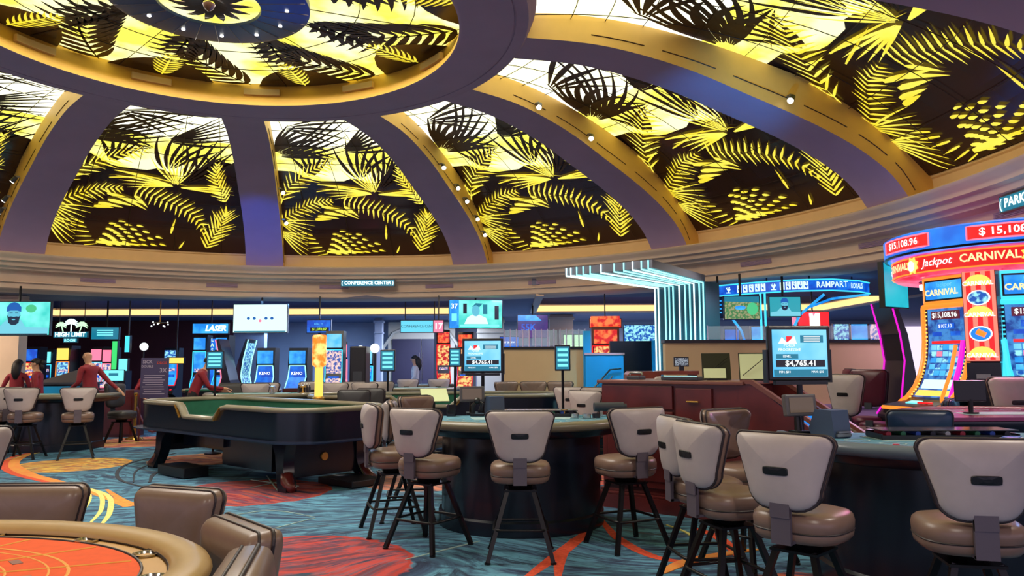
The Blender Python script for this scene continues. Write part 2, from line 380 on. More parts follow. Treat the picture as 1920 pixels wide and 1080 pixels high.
# vents in the fascia
for k in range(24):
    a=PSI+(k+.5)*PI/12+.03
    v_=MB(); r_=9.575
    for j in range(5):
        zz=3.275+j*.018
        v_.loft([[pol(r_+.01,a-.035+.07*i/6,zz) for i in range(7)]+[pol(r_-.02,a+.035-.07*i/6,zz) for i in range(7)],
                 [pol(r_+.01,a-.035+.07*i/6,zz+.009) for i in range(7)]+[pol(r_-.02,a+.035-.07*i/6,zz+.009) for i in range(7)]])
    v_.build('air_vent',M['mauve_shade'],ring_wall)
# ribs
rib_me=None; ribs=[]
def rib_mesh():
    b=MB(); n=len(UND); L=[]
    for i,((r,z),(r2,z2)) in enumerate(zip(UND,TOPP)):
        f=i/(n-1); hw=(.405*(1-f)+.325*f)
        L.append([(-hw,r,z),(hw,r,z),(hw,r2,z2),(-hw,r2,z2)])
    # subdivide smoothly
    LL=[]
    for i in range(n-1):
        for k in range(3):
            t=k/3; p=[]
            for c in range(4):
                p0=Vector(L[max(i-1,0)][c]);p1=Vector(L[i][c]);p2=Vector(L[i+1][c]);p3=Vector(L[min(i+2,n-1)][c])
                p.append(tuple(.5*((2*p1)+(p2-p0)*t+(2*p0-5*p1+4*p2-p3)*t*t+(3*p1-p0-3*p2+p3)*t**3)))
            LL.append(p)
    LL.append(L[-1])
    b.loft(LL)
    return b,LL
for k in range(NB):
    a=PSI+k*PI/6
    if k==0:
        b,RL=rib_mesh()
        o=b.build('ceiling_rib',[M['mauve_shade'],M['rib_side_lit']],smooth=True)
        for p in o.data.polygons:
            nrm=p.normal
            p.material_index=1 if abs(nrm.x)>.6 else 0
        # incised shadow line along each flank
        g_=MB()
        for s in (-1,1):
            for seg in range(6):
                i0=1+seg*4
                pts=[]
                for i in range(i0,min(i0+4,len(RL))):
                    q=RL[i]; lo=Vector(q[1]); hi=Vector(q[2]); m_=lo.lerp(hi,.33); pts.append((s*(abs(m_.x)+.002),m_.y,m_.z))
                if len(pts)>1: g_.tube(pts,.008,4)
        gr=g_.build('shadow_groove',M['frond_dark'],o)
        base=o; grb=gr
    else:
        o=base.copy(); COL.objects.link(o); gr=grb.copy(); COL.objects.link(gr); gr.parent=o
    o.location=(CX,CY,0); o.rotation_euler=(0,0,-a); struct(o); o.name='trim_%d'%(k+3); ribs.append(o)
# oculus ring
OR=[(3.75,5.9),(3.75,5.60),(3.70,5.56),(3.72,5.52),(3.67,5.48),(3.69,5.45),(3.66,5.42),(3.52,5.42),(3.515,5.432),(3.50,5.432),(3.495,5.42),(2.90,5.40),(2.86,5.41)]
oc=struct(lathe_dome(OR,120).build('trim_15',M['mauve_shade'],smooth=True))
OG=[(2.86,5.41),(2.865,5.47),(2.90,5.475),(2.90,5.52),(2.94,5.53),(2.945,5.56),(2.99,5.57),(3.0,5.62),(3.02,5.80),(3.1,5.81)]
struct(lathe_dome(OG,120).build('trim_16',M['ring_gold'],smooth=True))
for k in range(12):      # open light troughs on the inner lip
    a=PSI+.12+k*PI/6
    v_=MB(); v_.loft([[pol(2.93,a-.09+.18*i/6,z) for i in range(7)]+[pol(2.99,a+.09-.18*i/6,z) for i in range(7)] for z in (5.60,5.69)])
    v_.build('light_trough',M['curb'],oc)
# --- glass bays: one design, repeated between all ribs
YT=[1079,889,688,467,274,99,-20]; XL=[-44,-54,-69,-92,-121,-157,-191]; XM=[789,752,702,630,544,440,345]; XR=[1583,1520,1434,1313,1171,1000,845]
def uv(p):
    x,y=p
    i=0
    while i<5 and y<YT[i+1]: i+=1
    f=(YT[i]-y)/(YT[i]-YT[i+1]); v=i+f
    l=XL[i]+(XL[i+1]-XL[i])*f; m_=XM[i]+(XM[i+1]-XM[i])*f; r=XR[i]+(XR[i+1]-XR[i])*f
    u=(x-m_)/(m_-l) if x<m_ else (x-m_)/(r-m_)
    return u,v
def surf(u,v,h=0):
    v=min(max(v,0),6.999); i=int(v); f=v-i; n=len(PAN)
    p0=Vector(PAN[max(i-1,0)]);p1=Vector(PAN[i]);p2=Vector(PAN[i+1]);p3=Vector(PAN[min(i+2,n-1)])
    q=.5*((2*p1)+(p2-p0)*f+(2*p0-5*p1+4*p2-p3)*f*f+(3*p1-p0-3*p2+p3)*f**3)
    tt=(p2-p1).normalized(); nn=Vector((tt.y,-tt.x)); 
    if nn.y>0: nn=-nn
    q=q+nn*h
    a=(u+1)/2*PI/6
    return (q.x*math.sin(a),q.x*math.cos(a),q.y)
def sheet(v0,v1,h,nu=10,step=.35):
    b=MB(); nv=max(2,int((v1-v0)/step)); g_=[[b.v(surf(-1+2*i/nu,v0+(v1-v0)*j/nv,h)) for i in range(nu+1)] for j in range(nv+1)]
    for j in range(nv):
        for i in range(nu): b.face([g_[j][i],g_[j][i+1],g_[j+1][i+1],g_[j+1][i]])
    return b
def leaf_pts(p,d,L,wd,curve=0,n=6,rootw=.45):
    # leaf polygon in template space: p root, d angle (deg, up = 90), L length
    a=math.radians(d); out=[];back=[]
    for i in range(n+1):
        t=i/n; aa=a+curve*t; 
        if i==0: c=Vector(p)
        else: c=c+Vector((math.cos(aa),-math.sin(aa)))*L/n
        ww=wd*(1-t)**.7*min(1,rootw+t*2.4)
        nrm=Vector((math.sin(aa),math.cos(aa)))
        out.append(c+nrm*ww/2); back.append(c-nrm*ww/2)
    return out,back
def add_leaf(b,p,d,L,wd,h,curve=0,n=5,rootw=.45):
    o_,k_=leaf_pts(p,d,L,wd,curve,n,rootw)
    prev=None
    for A,B in zip(o_,k_):
        ua,ub=uv(A),uv(B)
        if not(-1.0<=ua[0]<=1.0 and ua[1]<6.95 and ua[1]>0.02): prev=None; continue
        r=(b.v(surf(*ua,h)),b.v(surf(*ub,h)))
        if prev: b.face([prev[0],prev[1],r[1],r[0]])
        prev=r
def frond(spec,h,b=None):
    # spine points, number of leaves, length left/right, angle off spine, width, curve
    pts,n,LA,LB,ang,wd,cv=spec
    b=b or MB(); V=[Vector(p) for p in pts]
    ln=[0]
    for a_,c_ in zip(V,V[1:]): ln.append(ln[-1]+(c_-a_).length)
    def pos(s):
        s*=ln[-1]
        for i in range(len(V)-1):
            if s<=ln[i+1]+1e-6:
                f=(s-ln[i])/(ln[i+1]-ln[i]); d=(V[i+1]-V[i]); return V[i].lerp(V[i+1],f),math.degrees(math.atan2(-d.y,d.x))
    for i in range(n):
        s=(i+.5)/n; p,d=pos(s); prof=math.sin(PI*min(1,.18+s*.8))**.6
        wob=1+.18*math.sin(i*2.3+len(pts))
        if LA: add_leaf(b,p,d+ang*(1-.35*s),LA*prof*wob,wd,h,cv)
        if LB: add_leaf(b,p,d-ang*(1-.35*s),LB*prof*wob,wd,h,-cv)
    return b
def fan(c,a0,a1,n,L0,L1,wd,h,cv=0,b=None):
    b=b or MB()
    for i in range(n):
        f=i/max(1,n-1); L=L0+(L1-L0)*f
        add_leaf(b,(c[0]+math.cos(math.radians(a0+(a1-a0)*f))*L*.09,c[1]-math.sin(math.radians(a0+(a1-a0)*f))*L*.09),a0+(a1-a0)*f,L*(1+.1*math.sin(i*3.1)),wd,h+.0006*(i%3),cv,9,.12)
    return b
Y_=M['glow_leaf']; YY=M['glow_yellow']; DK=M['frond_dark']
bay0=sheet(0,6.95,-.03)
PARTS=[('glass_backlight',None,None)]
def region_poly(b,poly,h):
    # fill a template polygon by a fan grid: split into thin vertical strips
    xs=sorted({p[0] for p in poly})
    x0,x1=min(xs),max(xs); n=28
    def ys(x):
        r=[]
        for a_,c_ in zip(poly,poly[1:]+poly[:1]):
            if (a_[0]-x)*(c_[0]-x)<0: r.append(a_[1]+(c_[1]-a_[1])*(x-a_[0])/(c_[0]-a_[0]))
        return sorted(r)
    prev=None
    for i in range(n+1):
        x=x0+(x1-x0)*(i+.0)/n; x=min(max(x,x0+.5),x1-.5); r=ys(x)
        if len(r)<2: prev=None; continue
        row=[]
        for j in range(9):
            q=uv((x,r[0]+(r[-1]-r[0])*j/8)); row.append(b.v(surf(min(max(q[0],-1),1),q[1],h)))
        if prev:
            for j in range(8): b.face([prev[j],prev[j+1],row[j+1],row[j]])
        prev=row
meshes=[]
def keep(b,nm,mt): meshes.append(b.build(nm,mt))
keep(sheet(4.15,6.95,-.03),'backlit_pane',M['glow_white'])
keep(sheet(2.5,4.15,-.03),'backlit_pane',M['glow_pale'])
b=sheet(0,2.6,-.01); region_poly(b,[(-150,425),(150,430),(340,500),(560,500),(640,470),(790,540),(900,430),(960,380),(1300,430),(1500,700),(1100,650),(700,600),(300,600),(-150,620)],-.008)

keep(b,'dark_metal_sheet',M['dark_sheet'])
# dark fronds on the bright upper glass
b=MB(); fan((20,300),92,18,7,250,440,44,.012,-.9,b); fan((20,310),28,-4,7,640,540,30,.014,.35,b); keep(b,'dark_palm_frond',DK)
b=MB(); fan((60,90),16,-10,5,640,460,26,.0115,-.2,b); keep(b,'dark_palm_frond',DK)
b=MB(); fan((700,490),152,60,6,340,280,42,.016,-.75,b); fan((820,580),98,26,6,330,420,36,.016,.55,b); keep(b,'dark_palm_frond',DK)
b=MB(); fan((520,330),160,185,3,260,330,20,.013,.2,b); fan((540,260),44,-6,8,280,440,30,.013,.25,b); fan((300,470),130,44,6,230,200,38,.015,.2,b); keep(b,'dark_palm_frond',DK)
b=MB(); fan((880,470),130,60,4,200,200,26,.015,-.4,b);  fan((1000,520),120,80,4,220,160,26,.015,.3,b);keep(b,'dark_palm_frond',DK)
# lit fronds cut through the dark sheet
keep(frond(([(70,660),(90,600),(150,520),(240,450),(345,385),(470,350)],15,105,150,50,14,.15),.02),'lit_palm_frond',Y_)
keep(frond(([(60,800),(150,750),(230,695),(330,655),(460,640)],14,60,120,54,14,.1),.02),'lit_palm_frond',YY)
b=MB(); fan((40,810),6,-34,6,280,230,13,.02,-.15,b); fan((40,880),-10,-45,6,210,300,13,.02,0,b); keep(b,'lit_palm_frond',YY)
b=MB()
for p,d,L in [((380,690),-8,270),((455,698),-18,240),((400,735),-6,190),((350,765),-2,170),((330,790),4,130),((560,690),-30,140)]: add_leaf(b,p,d,L,30,.02,-.1)
keep(b,'lit_palm_frond',YY)
keep(frond(([(540,640),(640,665),(760,705),(880,745),(970,790),(1050,850),(1120,940)],17,84,66,74,18,.1),.02),'lit_palm_frond',YY)
keep(frond(([(1145,1035),(1165,960),(1200,870),(1205,760)],12,150,130,52,15,.1),.021),'lit_palm_frond',YY)
keep(frond(([(1175,690),(1120,620),(1060,560),(1010,480),(975,400)],13,110,95,40,15,.1),.02),'lit_palm_frond',Y_)
b=MB(); fan((800,592),168,184,5,430,300,17,.02,.1,b); fan((800,592),118,150,5,210,330,16,.02,-.2,b); fan((795,597),4,-4,3,330,380,15,.02,0,b); fan((790,590),62,96,3,110,190,16,.02,0,b); keep(b,'lit_palm_frond',Y_)
b=MB()
for j in range(7):
    for i in range(7-j//2):
        a_=math.radians(8+j*11); rr=70+i*58
        add_leaf(b,(420+math.cos(a_)*rr*(1-.05*j),1050-math.sin(a_)*rr*.62),-14+j*2,52,18,.02,0,3)
for i in range(6): add_leaf(b,(430-i*24,1046-i*26),196-i*6,120,12,.02,0,3)
add_leaf(b,(420,1030),0,320,36,.021)
keep(b,'lit_palm_frond',YY)
b=MB(); add_leaf(b,(888,940),92,110,22,.02,0,4); add_leaf(b,(970,1040),70,60,20,.02,0,3); add_leaf(b,(1210,790),110,90,26,.02,0,4); add_leaf(b,(350,520),-2,520,14,.02,-.15,8); add_leaf(b,(340,575),10,330,12,.02,-.1,6)
add_leaf(b,(60,690),70,90,14,.02); add_leaf(b,(60,640),85,90,12,.02)
keep(b,'lit_palm_frond',YY)
# muntins
b=MB()
for u in (-.6,-.2,.2,.6): b.tube([surf(u,.05+.345*i,.026) for i in range(21)],.006,4)
for v_ in (1.0,1.9,2.8,3.55,4.3,5.0,5.6,6.2): b.tube([surf(-1+.2*i,v_,.026) for i in range(11)],.006,4)
keep(b,'muntin_grid',M['muntin'])
for k in range(NB):
    e=bpy.data.objects.new('window_%d'%(k+1),None); COL.objects.link(e); e.location=(CX,CY,0); e.rotation_euler=(0,0,-(PSI+k*PI/6)); struct(e)
    for o in meshes:
        c=o if k==0 else o.copy()
        if k: COL.objects.link(c)
        c.parent=e
# oculus glass and its medallion
e=bpy.data.objects.new('window_13',None); COL.objects.link(e); e.location=(CX,CY,0); struct(e)
b=MB(); b.lathe([(1.05,5.85),(3.05,5.80)],72); b.build('backlit_pane',M['glow_pale'],e)
def flat_leaf(b,p,d,L,wd,cv=0,n=6,z=5.775):
    a=math.radians(d); prev=None; c=Vector(p)
    for i in range(n+1):
        t=i/n; aa=a+cv*t
        if i: c=c+Vector((math.cos(aa),math.sin(aa)))*L/n
        ww=wd*(1-t)**.7*min(1,.3+2.6*t)/2; nn=Vector((-math.sin(aa),math.cos(aa)))
        if not 1.0<c.length<3.02: prev=None; continue
        r=(b.v((c.x+nn.x*ww,c.y+nn.y*ww,z)),b.v((c.x-nn.x*ww,c.y-nn.y*ww,z)))
        if prev: b.face([prev[0],prev[1],r[1],r[0]])
        prev=r
def flat_frond(a,r0,dirn,L,n,wl,z,m_,both=1,bend=0):
    b=MB(); p=Vector((r0*math.cos(a),r0*math.sin(a))); 
    for i in range(n):
        s=(i+.5)/n; dd=dirn+bend*s; q=p+Vector((math.cos(dd),math.sin(dd)))*L*s
        pr=math.sin(PI*min(1,.2+s*.75))
        flat_leaf(b,q,math.degrees(dd)+58,wl*pr,.14 if m_ is DK else .05,-.45,6,z)
        if both: flat_leaf(b,q,math.degrees(dd)-58,wl*pr,.14 if m_ is DK else .05,.45,6,z)
    flat_leaf(b,p,math.degrees(dirn),L,.05,bend,8,z)
    b.build('dark_palm_frond' if m_ is DK else 'lit_palm_frond',m_,e)
for k in range(9):
    a=k*2*PI/9+.35
    flat_frond(a,3.0,a+PI-.75,1.9,12,.80,5.775-.001*k,DK,1,.45)
    b=MB(); 
    cc=Vector((2.55*math.cos(a+.42),2.55*math.sin(a+.42)))
    b.face([b.v((r_*math.cos(a+.42+q_),r_*math.sin(a+.42+q_),5.768)) for q_,r_ in [(-.24,3.02),(-.12,3.03),(0,3.03),(.12,3.03),(.24,3.02),(.20,2.7),(.13,2.48),(.05,2.36),(-.06,2.34),(-.14,2.5),(-.20,2.72)]]); b.build('dark_metal_sheet',M['dark_sheet'],e)
    flat_frond(a+.42,2.98,a+.42+PI,.85,9,.30,5.762,YY,1,0)
    flat_frond(a+.30,1.25,a+.75,1.0,8,.42,5.768,DK,1,-.4)
b=MB()
for k in range(16):
    a=k*PI/8; b.tube([(1.05*math.cos(a),1.05*math.sin(a),5.76),(3.0*math.cos(a),3.0*math.sin(a),5.76)],.006,4)
for r in (1.7,2.35): b.tube([(r*math.cos(i*PI/24),r*math.sin(i*PI/24),5.76) for i in range(48)],.006,4,closed=True)
b.build('muntin_grid',M['muntin'],e)
med=thing('ceiling_medallion','dark blue round medallion with small lamps at the centre of the oval skylight','medallion',CX,CY,5.62)
b=MB(); b.lathe([(.56,.03),(.57,0),(1.05,.0),(1.12,.02),(1.12,.10)],64); b.build('disc',M['blue_disc'],med,smooth=True)
b=MB()
for k in range(24):
    a=k*PI/12; b.tube([(.58*math.cos(a),.58*math.sin(a),-.002),(1.1*math.cos(a),1.1*math.sin(a),-.002)],.004,4)
b.build('disc_seam',M['muntin'],med)
b=MB(); b.lathe([(0.01,.06),(.56,.03)],40); b.build('inner_glass',M['glow_pale'],med)
for k in range(14):
    a=k*2*PI/14
    b=MB(); pts=[]
    L=[]
    for i in range(7):
        t=i/6; r=.06+.42*t; ww=.055*math.sin(PI*min(1,.15+t*.85)); zz=.02-.03*math.sin(PI*t)
        aa=a+.25*t
        L.append([((r)*math.cos(aa)-ww*math.sin(aa),r*math.sin(aa)+ww*math.cos(aa),zz),(r*math.cos(aa)+ww*math.sin(aa),r*math.sin(aa)-ww*math.cos(aa),zz),(r*math.cos(aa)+ww*math.sin(aa),r*math.sin(aa)-ww*math.cos(aa),zz+.006),(r*math.cos(aa)-ww*math.sin(aa),r*math.sin(aa)+ww*math.cos(aa),zz+.006)])
    b.loft(L); b.build('palm_leaf',DK,med)
b=MB(); b.lathe([(.001,-.09),(.05,-.05),(.07,0),(.03,.03)],16); b.build('finial',DK,med,smooth=True)
for k in range(12):
    a=k*PI/6+.2; b=MB(); b.lathe([(.001,-.012),(.022,-.01),(.022,.0)],10,c=(.86*math.cos(a),.86*math.sin(a))); b.build('lamp',M['e_lamp_white'],med)
# track spotlights on the ribs
def spotlight(k,side,i,label):
    q=RL[i]; lo=Vector(q[1]);hi=Vector(q[2]); p=lo.lerp(hi,.36); p.x=side*(abs(p.x)+.01)
    a=PSI+k*PI/6; R_=Matrix.Rotation(-a,4,'Z'); p=R_@p
    t=thing('track_spotlight',label,'spotlight',CX+p.x,CY+p.y,p.z,-a+(0 if side>0 else PI),'track spotlights on the dome ribs')
    b=MB(); b.cyl((0,0,0),(.06,0,0),.02); b.cyl((.06,0,0),(.06,0,-.03),.012); b.build('bracket',M['steel'],t)
    b=MB(); b.cyl((.06,.03,-.02),(.10,-.03,-.09),.038,.045,12); b.build('lamp_body',M['charcoal'],t,smooth=True)
    b=MB(); b.cyl((.1,-.03,-.09),(.104,-.036,-.096),.04,.04,12); b.build('lens',M['e_lamp_white'],t)
for k,side,i,l in [(1,1,17,'spotlight highest on the right flank of the rib right of the blue rib'),(1,1,14,'second spotlight down the rib right of the blue rib'),(1,1,12,'third spotlight down the rib right of the blue rib'),(1,1,9,'fourth spotlight down the rib right of the blue rib'),(1,1,6,'lowest spotlight on the rib right of the blue rib'),
    (2,1,22,'upper spotlight on the rib above the neon canopy'),(2,1,17,'lower spotlight on the rib above the neon canopy'),(3,1,13,'single spotlight on the thick gold-sided rib at right'),
    (-1,-1,9,'lower spotlight on the gold flank of the left rib'),(-1,-1,7,'lowest spotlight on the gold flank of the left rib'),(-1,-1,12,'upper spotlight on the gold flank of the left rib'),(0,1,14,'upper spotlight on the blue-lit rib'),(0,1,9,'lower spotlight on the blue-lit rib')]:
    spotlight(k,side,i,l)
# ---------------------------------------------------------------- outer ceiling and walls
def plate_with_holes(name,z,mt):
    # annular soffit outside the dome with two trays left open
    pass
TR=[(-14.5,-1.2,18.5,24.2),(.6,9.5,17.2,23.2)]   # trays x0,x1,y0,y1
b=MB()
xs=[-24,-14.5,-1.2,.6,9.5,24]; ysv=[-4,17.2,18.5,23.2,24.2,34]
n_=0
def inside_tray(xm,ym): return any(a<xm<c and d<ym<f for a,c,d,f in TR)
# grid of cells; cells inside trays are skipped, cells touching the dome opening are cut by the circle
def cell(x0,x1,y0,y1):
    b.box(((x0+x1)/2,(y0+y1)/2,3.16),(x1-x0,y1-y0,.2))
gx=[-24,-14.5,-1.2,.6,9.5,24]; gy=[18.05,18.5,23.2,24.2,34]
for x0,x1 in zip(gx,gx[1:]):
    for y0,y1 in zip(gy,gy[1:]):
        if not inside_tray((x0+x1)/2,(y0+y1)/2): cell(x0,x1,y0,y1)
# ring-shaped part between the cornice and the square grid
n=96; A=[];B_=[]
for k in range(n):
    a=2*PI*k/n; s_,c_=math.sin(a),math.cos(a)
    A.append((CX+10.4*s_,CY+10.4*c_))
    t=min((24+CX)/abs(s_) if s_<0 else 1e9,(24-CX)/s_ if s_>0 else 1e9,(18.05-CY)/c_ if c_>0 else 1e9,(CY+4.0)/-c_ if c_<0 else 1e9) if abs(s_)>1e-6 and abs(c_)>1e-6 else ((18.05-CY) if c_>0 else (CY+4) if abs(s_)<1e-3 else 24)
    t=max(t,10.5); B_.append((CX+t*s_,CY+t*c_))
for k in range(n):
    j=(k+1)%n
    if (CY-4<0): pass
    b.face([b.v((*A[k],3.062)),b.v((*A[j],3.062)),b.v((*B_[j],3.062)),b.v((*B_[k],3.062))])
struct(b.build('ceiling',M['ceil']))
for i,(x0,x1,y0,y1) in enumerate(TR):
    b=MB(); b.box(((x0+x1)/2,(y0+y1)/2,3.62),(x1-x0+.8,y1-y0+.8,.05)); tr=struct(b.build('ceiling',M['coffer']))
    b=MB()
    nb=int((x1-x0)/.6)
    for k in range(nb): b.box((x0+.3+k*.6,(y0+y1)/2,3.585),(.05,y1-y0,.03))
    for k in range(int((y1-y0)/.6)): b.box(((x0+x1)/2,y0+.3+k*.6,3.585),(x1-x0,.05,.03))
    b.build('ceiling_grid',M['ceil'],tr)
    b=MB()
    for (cx,cy,dx,dy) in [((x0+x1)/2,y1+.06,x1-x0+.3,.12),((x0+x1)/2,y0-.06,x1-x0+.3,.12),(x0-.06,(y0+y1)/2,.12,y1-y0),(x1+.06,(y0+y1)/2,.12,y1-y0)]:
        b.box((cx,cy,3.44),(dx,dy,.36))
    b.build('tray_side',M['ceil'],tr)
    b=MB()
    for (cx,cy,dx,dy) in [((x0+x1)/2,y1-.06,x1-x0,.06),(x0+.06,(y0+y1)/2,.06,y1-y0),(x1-.06,(y0+y1)/2,.06,y1-y0)]:
        b.box((cx,cy,3.16),(dx,dy,.17))
    b.build('cove_light',M['cove'],tr)
    b=MB()
    for (cx,cy,dx,dy) in [((x0+x1)/2,y1-.03,x1-x0,.18),(x0+.03,(y0+y1)/2,.18,y1-y0),(x1-.03,(y0+y1)/2,.18,y1-y0)]:
        b.box((cx,cy,3.045),(dx,dy,.05)); b.box((cx,cy,3.275),(dx*1,dy*1,.03))
    b.build('cove_moulding',M['cornice'],tr)
def wall(name,x0,y0,x1,y1,z0,z1,mt,th=.2):
    b=MB(); L=math.hypot(x1-x0,y1-y0); b.box(((x0+x1)/2,(y0+y1)/2,(z0+z1)/2),(L,th,z1-z0),rz=math.atan2(y1-y0,x1-x0)); return struct(b.build(name,mt))
wall('wall_back',-9.4,29,14,29,0,3.06,M['greywall'])
wb=wall('wall_back_left',-22,27,-9.4,27,0,3.06,M['darkred'])
wall('wall_left',-22,4,-22,27,0,3.06,M['darkred'])
wall('wall_right',16,4,16,29,0,3.06,M['darkred'])
# ---------------------------------------------------------------- stools and chairs
def rrect(hw_t,hw_b,h,r,n=5):
    # rounded trapezoid outline in (x, z), z from 0 to h, wider at the top
    pts=[]
    for cx,cz,a0,rr in [(hw_t-r*.7,h-r*.7,0,r*.7),(-hw_t+r*.7,h-r*.7,90,r*.7),(-hw_b+r*1.7,r*1.5,180,r*1.7),(hw_b-r*1.7,r*1.5,270,r*1.7)]:
        for i in range(n+1):
            a=math.radians(a0+90*i/n); pts.append((cx+rr*math.cos(a),cz+(rr if a0<180 else r*1.5)*math.sin(a)))
    return pts
def sq(n,hx,hy,e=3.2):
    return [(hx*abs(math.cos(t))**(2/e)*(1 if math.cos(t)>=0 else -1),hy*abs(math.sin(t))**(2/e)*(1 if math.sin(t)>=0 else -1)) for t in [2*PI*k/n for k in range(n)]]
def backrest_pts(scale,y,o,cz,z0,bend,lean):
    P=[]
    for x,z in o:
        xx=x*scale; zz=cz+(z-cz)*scale
        P.append((xx,y-bend*xx*xx+lean*zz,z0+zz))
    return P
def make_stool(name,label,cat,seat_z=.73,b0=.76,bh=.385,hw=.265,hb=.195,legs=True,shell='taupe',front='brown',group=None,hole=True,bend=1.1,yb=.225,thick=1.0,th_leg=True):
    t=thing(name,label,cat,group=group)
    # local -Y faces the table, +Y is the outside of the back
    o=rrect(hw,hb,bh,.07); cz=bh*.52; lean=.10
    T=thick
    b=MB(); b.loft([backrest_pts(s,yb+y,o,cz,b0,bend,lean) for s,y in [(1.0,.004),(.985,.018*T),(.96,.027*T),(.91,.034*T),(.84,.039*T),(.74,.043*T),(.62,.045*T),(.48,.047*T),(.33,.048*T),(.17,.048*T),(.02,.048*T)]])
    back=b.build('backrest',M[shell],t,smooth='all')
    b=MB(); b.loft([backrest_pts(s,yb+y,o,cz,b0,bend,lean) for s,y in [(1.0,.002),(1.012,-.008),(1.0,-.03*T),(.97,-.052*T),(.92,-.064*T),(.84,-.073*T),(.72,-.079*T),(.56,-.083*T),(.38,-.085*T),(.2,-.085*T),(.02,-.085*T)]])
    b.build('back_cushion',M[front],t,smooth='all')
    b=MB(); b.tube(backrest_pts(1.012,yb+.006,o,cz,b0,bend,lean),.0075,6,closed=True); b.tube(backrest_pts(1.0,yb-.035*T,o,cz,b0,bend,lean),.006,6,closed=True)
    b.build('piping',M['pipe'],back,smooth='all')
    if hole:
        b=MB(); zz=bh*.52
        L=[]
        for yy,sx,sz in [(.040,.068,.022),(.054,.068,.022),(.056,.064,.019),(.057,.02,.006)]:
            L.append([(x*sx,yb+yy-bend*(x*sx)**2+lean*(zz+z*sz),b0+zz+z*sz) for x,z in sq(16,1,1,6)])
        b.loft(L); b.build('handle_slot',M['black'],back)
    b=MB(); b.box((0,yb+.028,b0+.015),(.105,.02,.11)); b.box((0,yb+.02,seat_z-.05),(.105,.022,.19)); b.box((0,yb-.05,seat_z-.135),(.105,.16,.015)); b.build('back_bracket',M['charcoal'] if shell!='taupe' else M['bracket'],t)
    b=MB(); s_=sq(28,.235,.225,3)
    prof=[(.55,-.150),(.90,-.145),(.98,-.125),(1.0,-.10),(.985,-.088),(1.01,-.08),(1.02,-.045),(.99,-.015),(.92,0),(.7,.012),(.4,.016),(.02,.017)]
    b.loft([[(x*f,y*f-.01,seat_z+z) for x,y in s_] for f,z in prof]); st=b.build('seat',M[front],t,smooth='all')
    b=MB(); b.tube([(x*1.0,y*1.0-.01,seat_z-.088) for x,y in s_],.005,5,closed=True); b.build('seat_piping',M['pipe'],st)
    if legs:
        b=MB(); b.cyl((0,0,seat_z-.2),(0,0,seat_z-.145),.09,.12,16); b.box((0,0,seat_z-.205),(.26,.26,.014)); b.build('swivel_plate',M['blackm'],t)
        top=seat_z-.2; sp=.25 if top>.4 else .2
        for sx in(-1,1):
            for sy in(-1,1):
                b=MB(); b.tube([(sx*.10,sy*.10,top),(sx*sp,sy*sp,.012)],[.023,.023],4,rot=PI/4); b.cyl((sx*sp,sy*sp,0),(sx*sp,sy*sp,.014),.024,.024,8); b.build('leg',M['blackm'],t)
        f=(top-.24)/top; rr=.10+(sp-.10)*f+.012
        if top>.4:
            b=MB(); b.tube([(x*rr*1.08,y*rr*1.08,.24) for x,y in sq(24,1,1,7)],.011,6,closed=True); b.build('footrest',M['blackm'],t,smooth='all')
    return t
M['bracket']=mat('mauve_grey_bracket',(88,78,88),.45)
def face_to(x,y,tx,ty): return math.atan2(tx-x,-(ty-y))
stool0=None; G_='padded casino stools with taupe backs and a black slot'
def stool(x,y,tx,ty,label,group=G_,rot=None,proto='s'):
    global stool0
    r=face_to(x,y,tx,ty) if rot is None else rot
    if stool0 is None:
        stool0=make_stool('bar_stool',label,'stool',group=group); stool0.location=(x,y,0); stool0.rotation_euler=(0,0,r); return stool0
    return clone(stool0,x,y,0,r,label,group)
T1=(.08,7.62); T2=(2.98,5.50); T3=(-2.44,2.72)
for px,y,l,tgt in [(975,6.22,'taupe stool facing the centre table, middle one seen square from behind',T1),(1172,6.55,'taupe stool at the right end of the centre table, in front of the cherry desk',(.35,7.9)),
        (805,6.55,'taupe stool at the left front of the centre table, nearest of its left cluster',(.1,7.75))]:
    stool(X(px,y,800),y,*tgt,l)
stool(X(738,7.15,800),7.15,.2,7.6,'slim side-on taupe stool leftmost at the centre table')
stool(X(768,7.75,800),7.75,.3,7.9,'taupe stool behind the side-on stool at the left of the centre table')
stool(X(800,8.75,760),8.75,.1,7.9,'taupe stool at the far left of the centre table, only its back top seen')
stool(X(1500,4.22,860),4.22,2.75,5.4,'large taupe stool at the left front of the right table, turned a little right')
stool(X(1805,3.95,860),3.95,2.6,5.5,'largest taupe stool, nearest the lower right corner, seen square from behind')
stool(X(1362,4.85,860),4.85,2.9,5.35,'taupe stool at the left end of the right table with its black slot in view')
stool(X(1318,5.35,860),5.35,3.0,5.6,'taupe stool leftmost at the right table with purple light on its front pad')
stool(X(1395,6.0,800),6.0,2.6,5.6,'taupe stool behind the right table leftmost pair with blue light on its front pad',rot=face_to(X(1395,6,800),6,2.2,5.4))
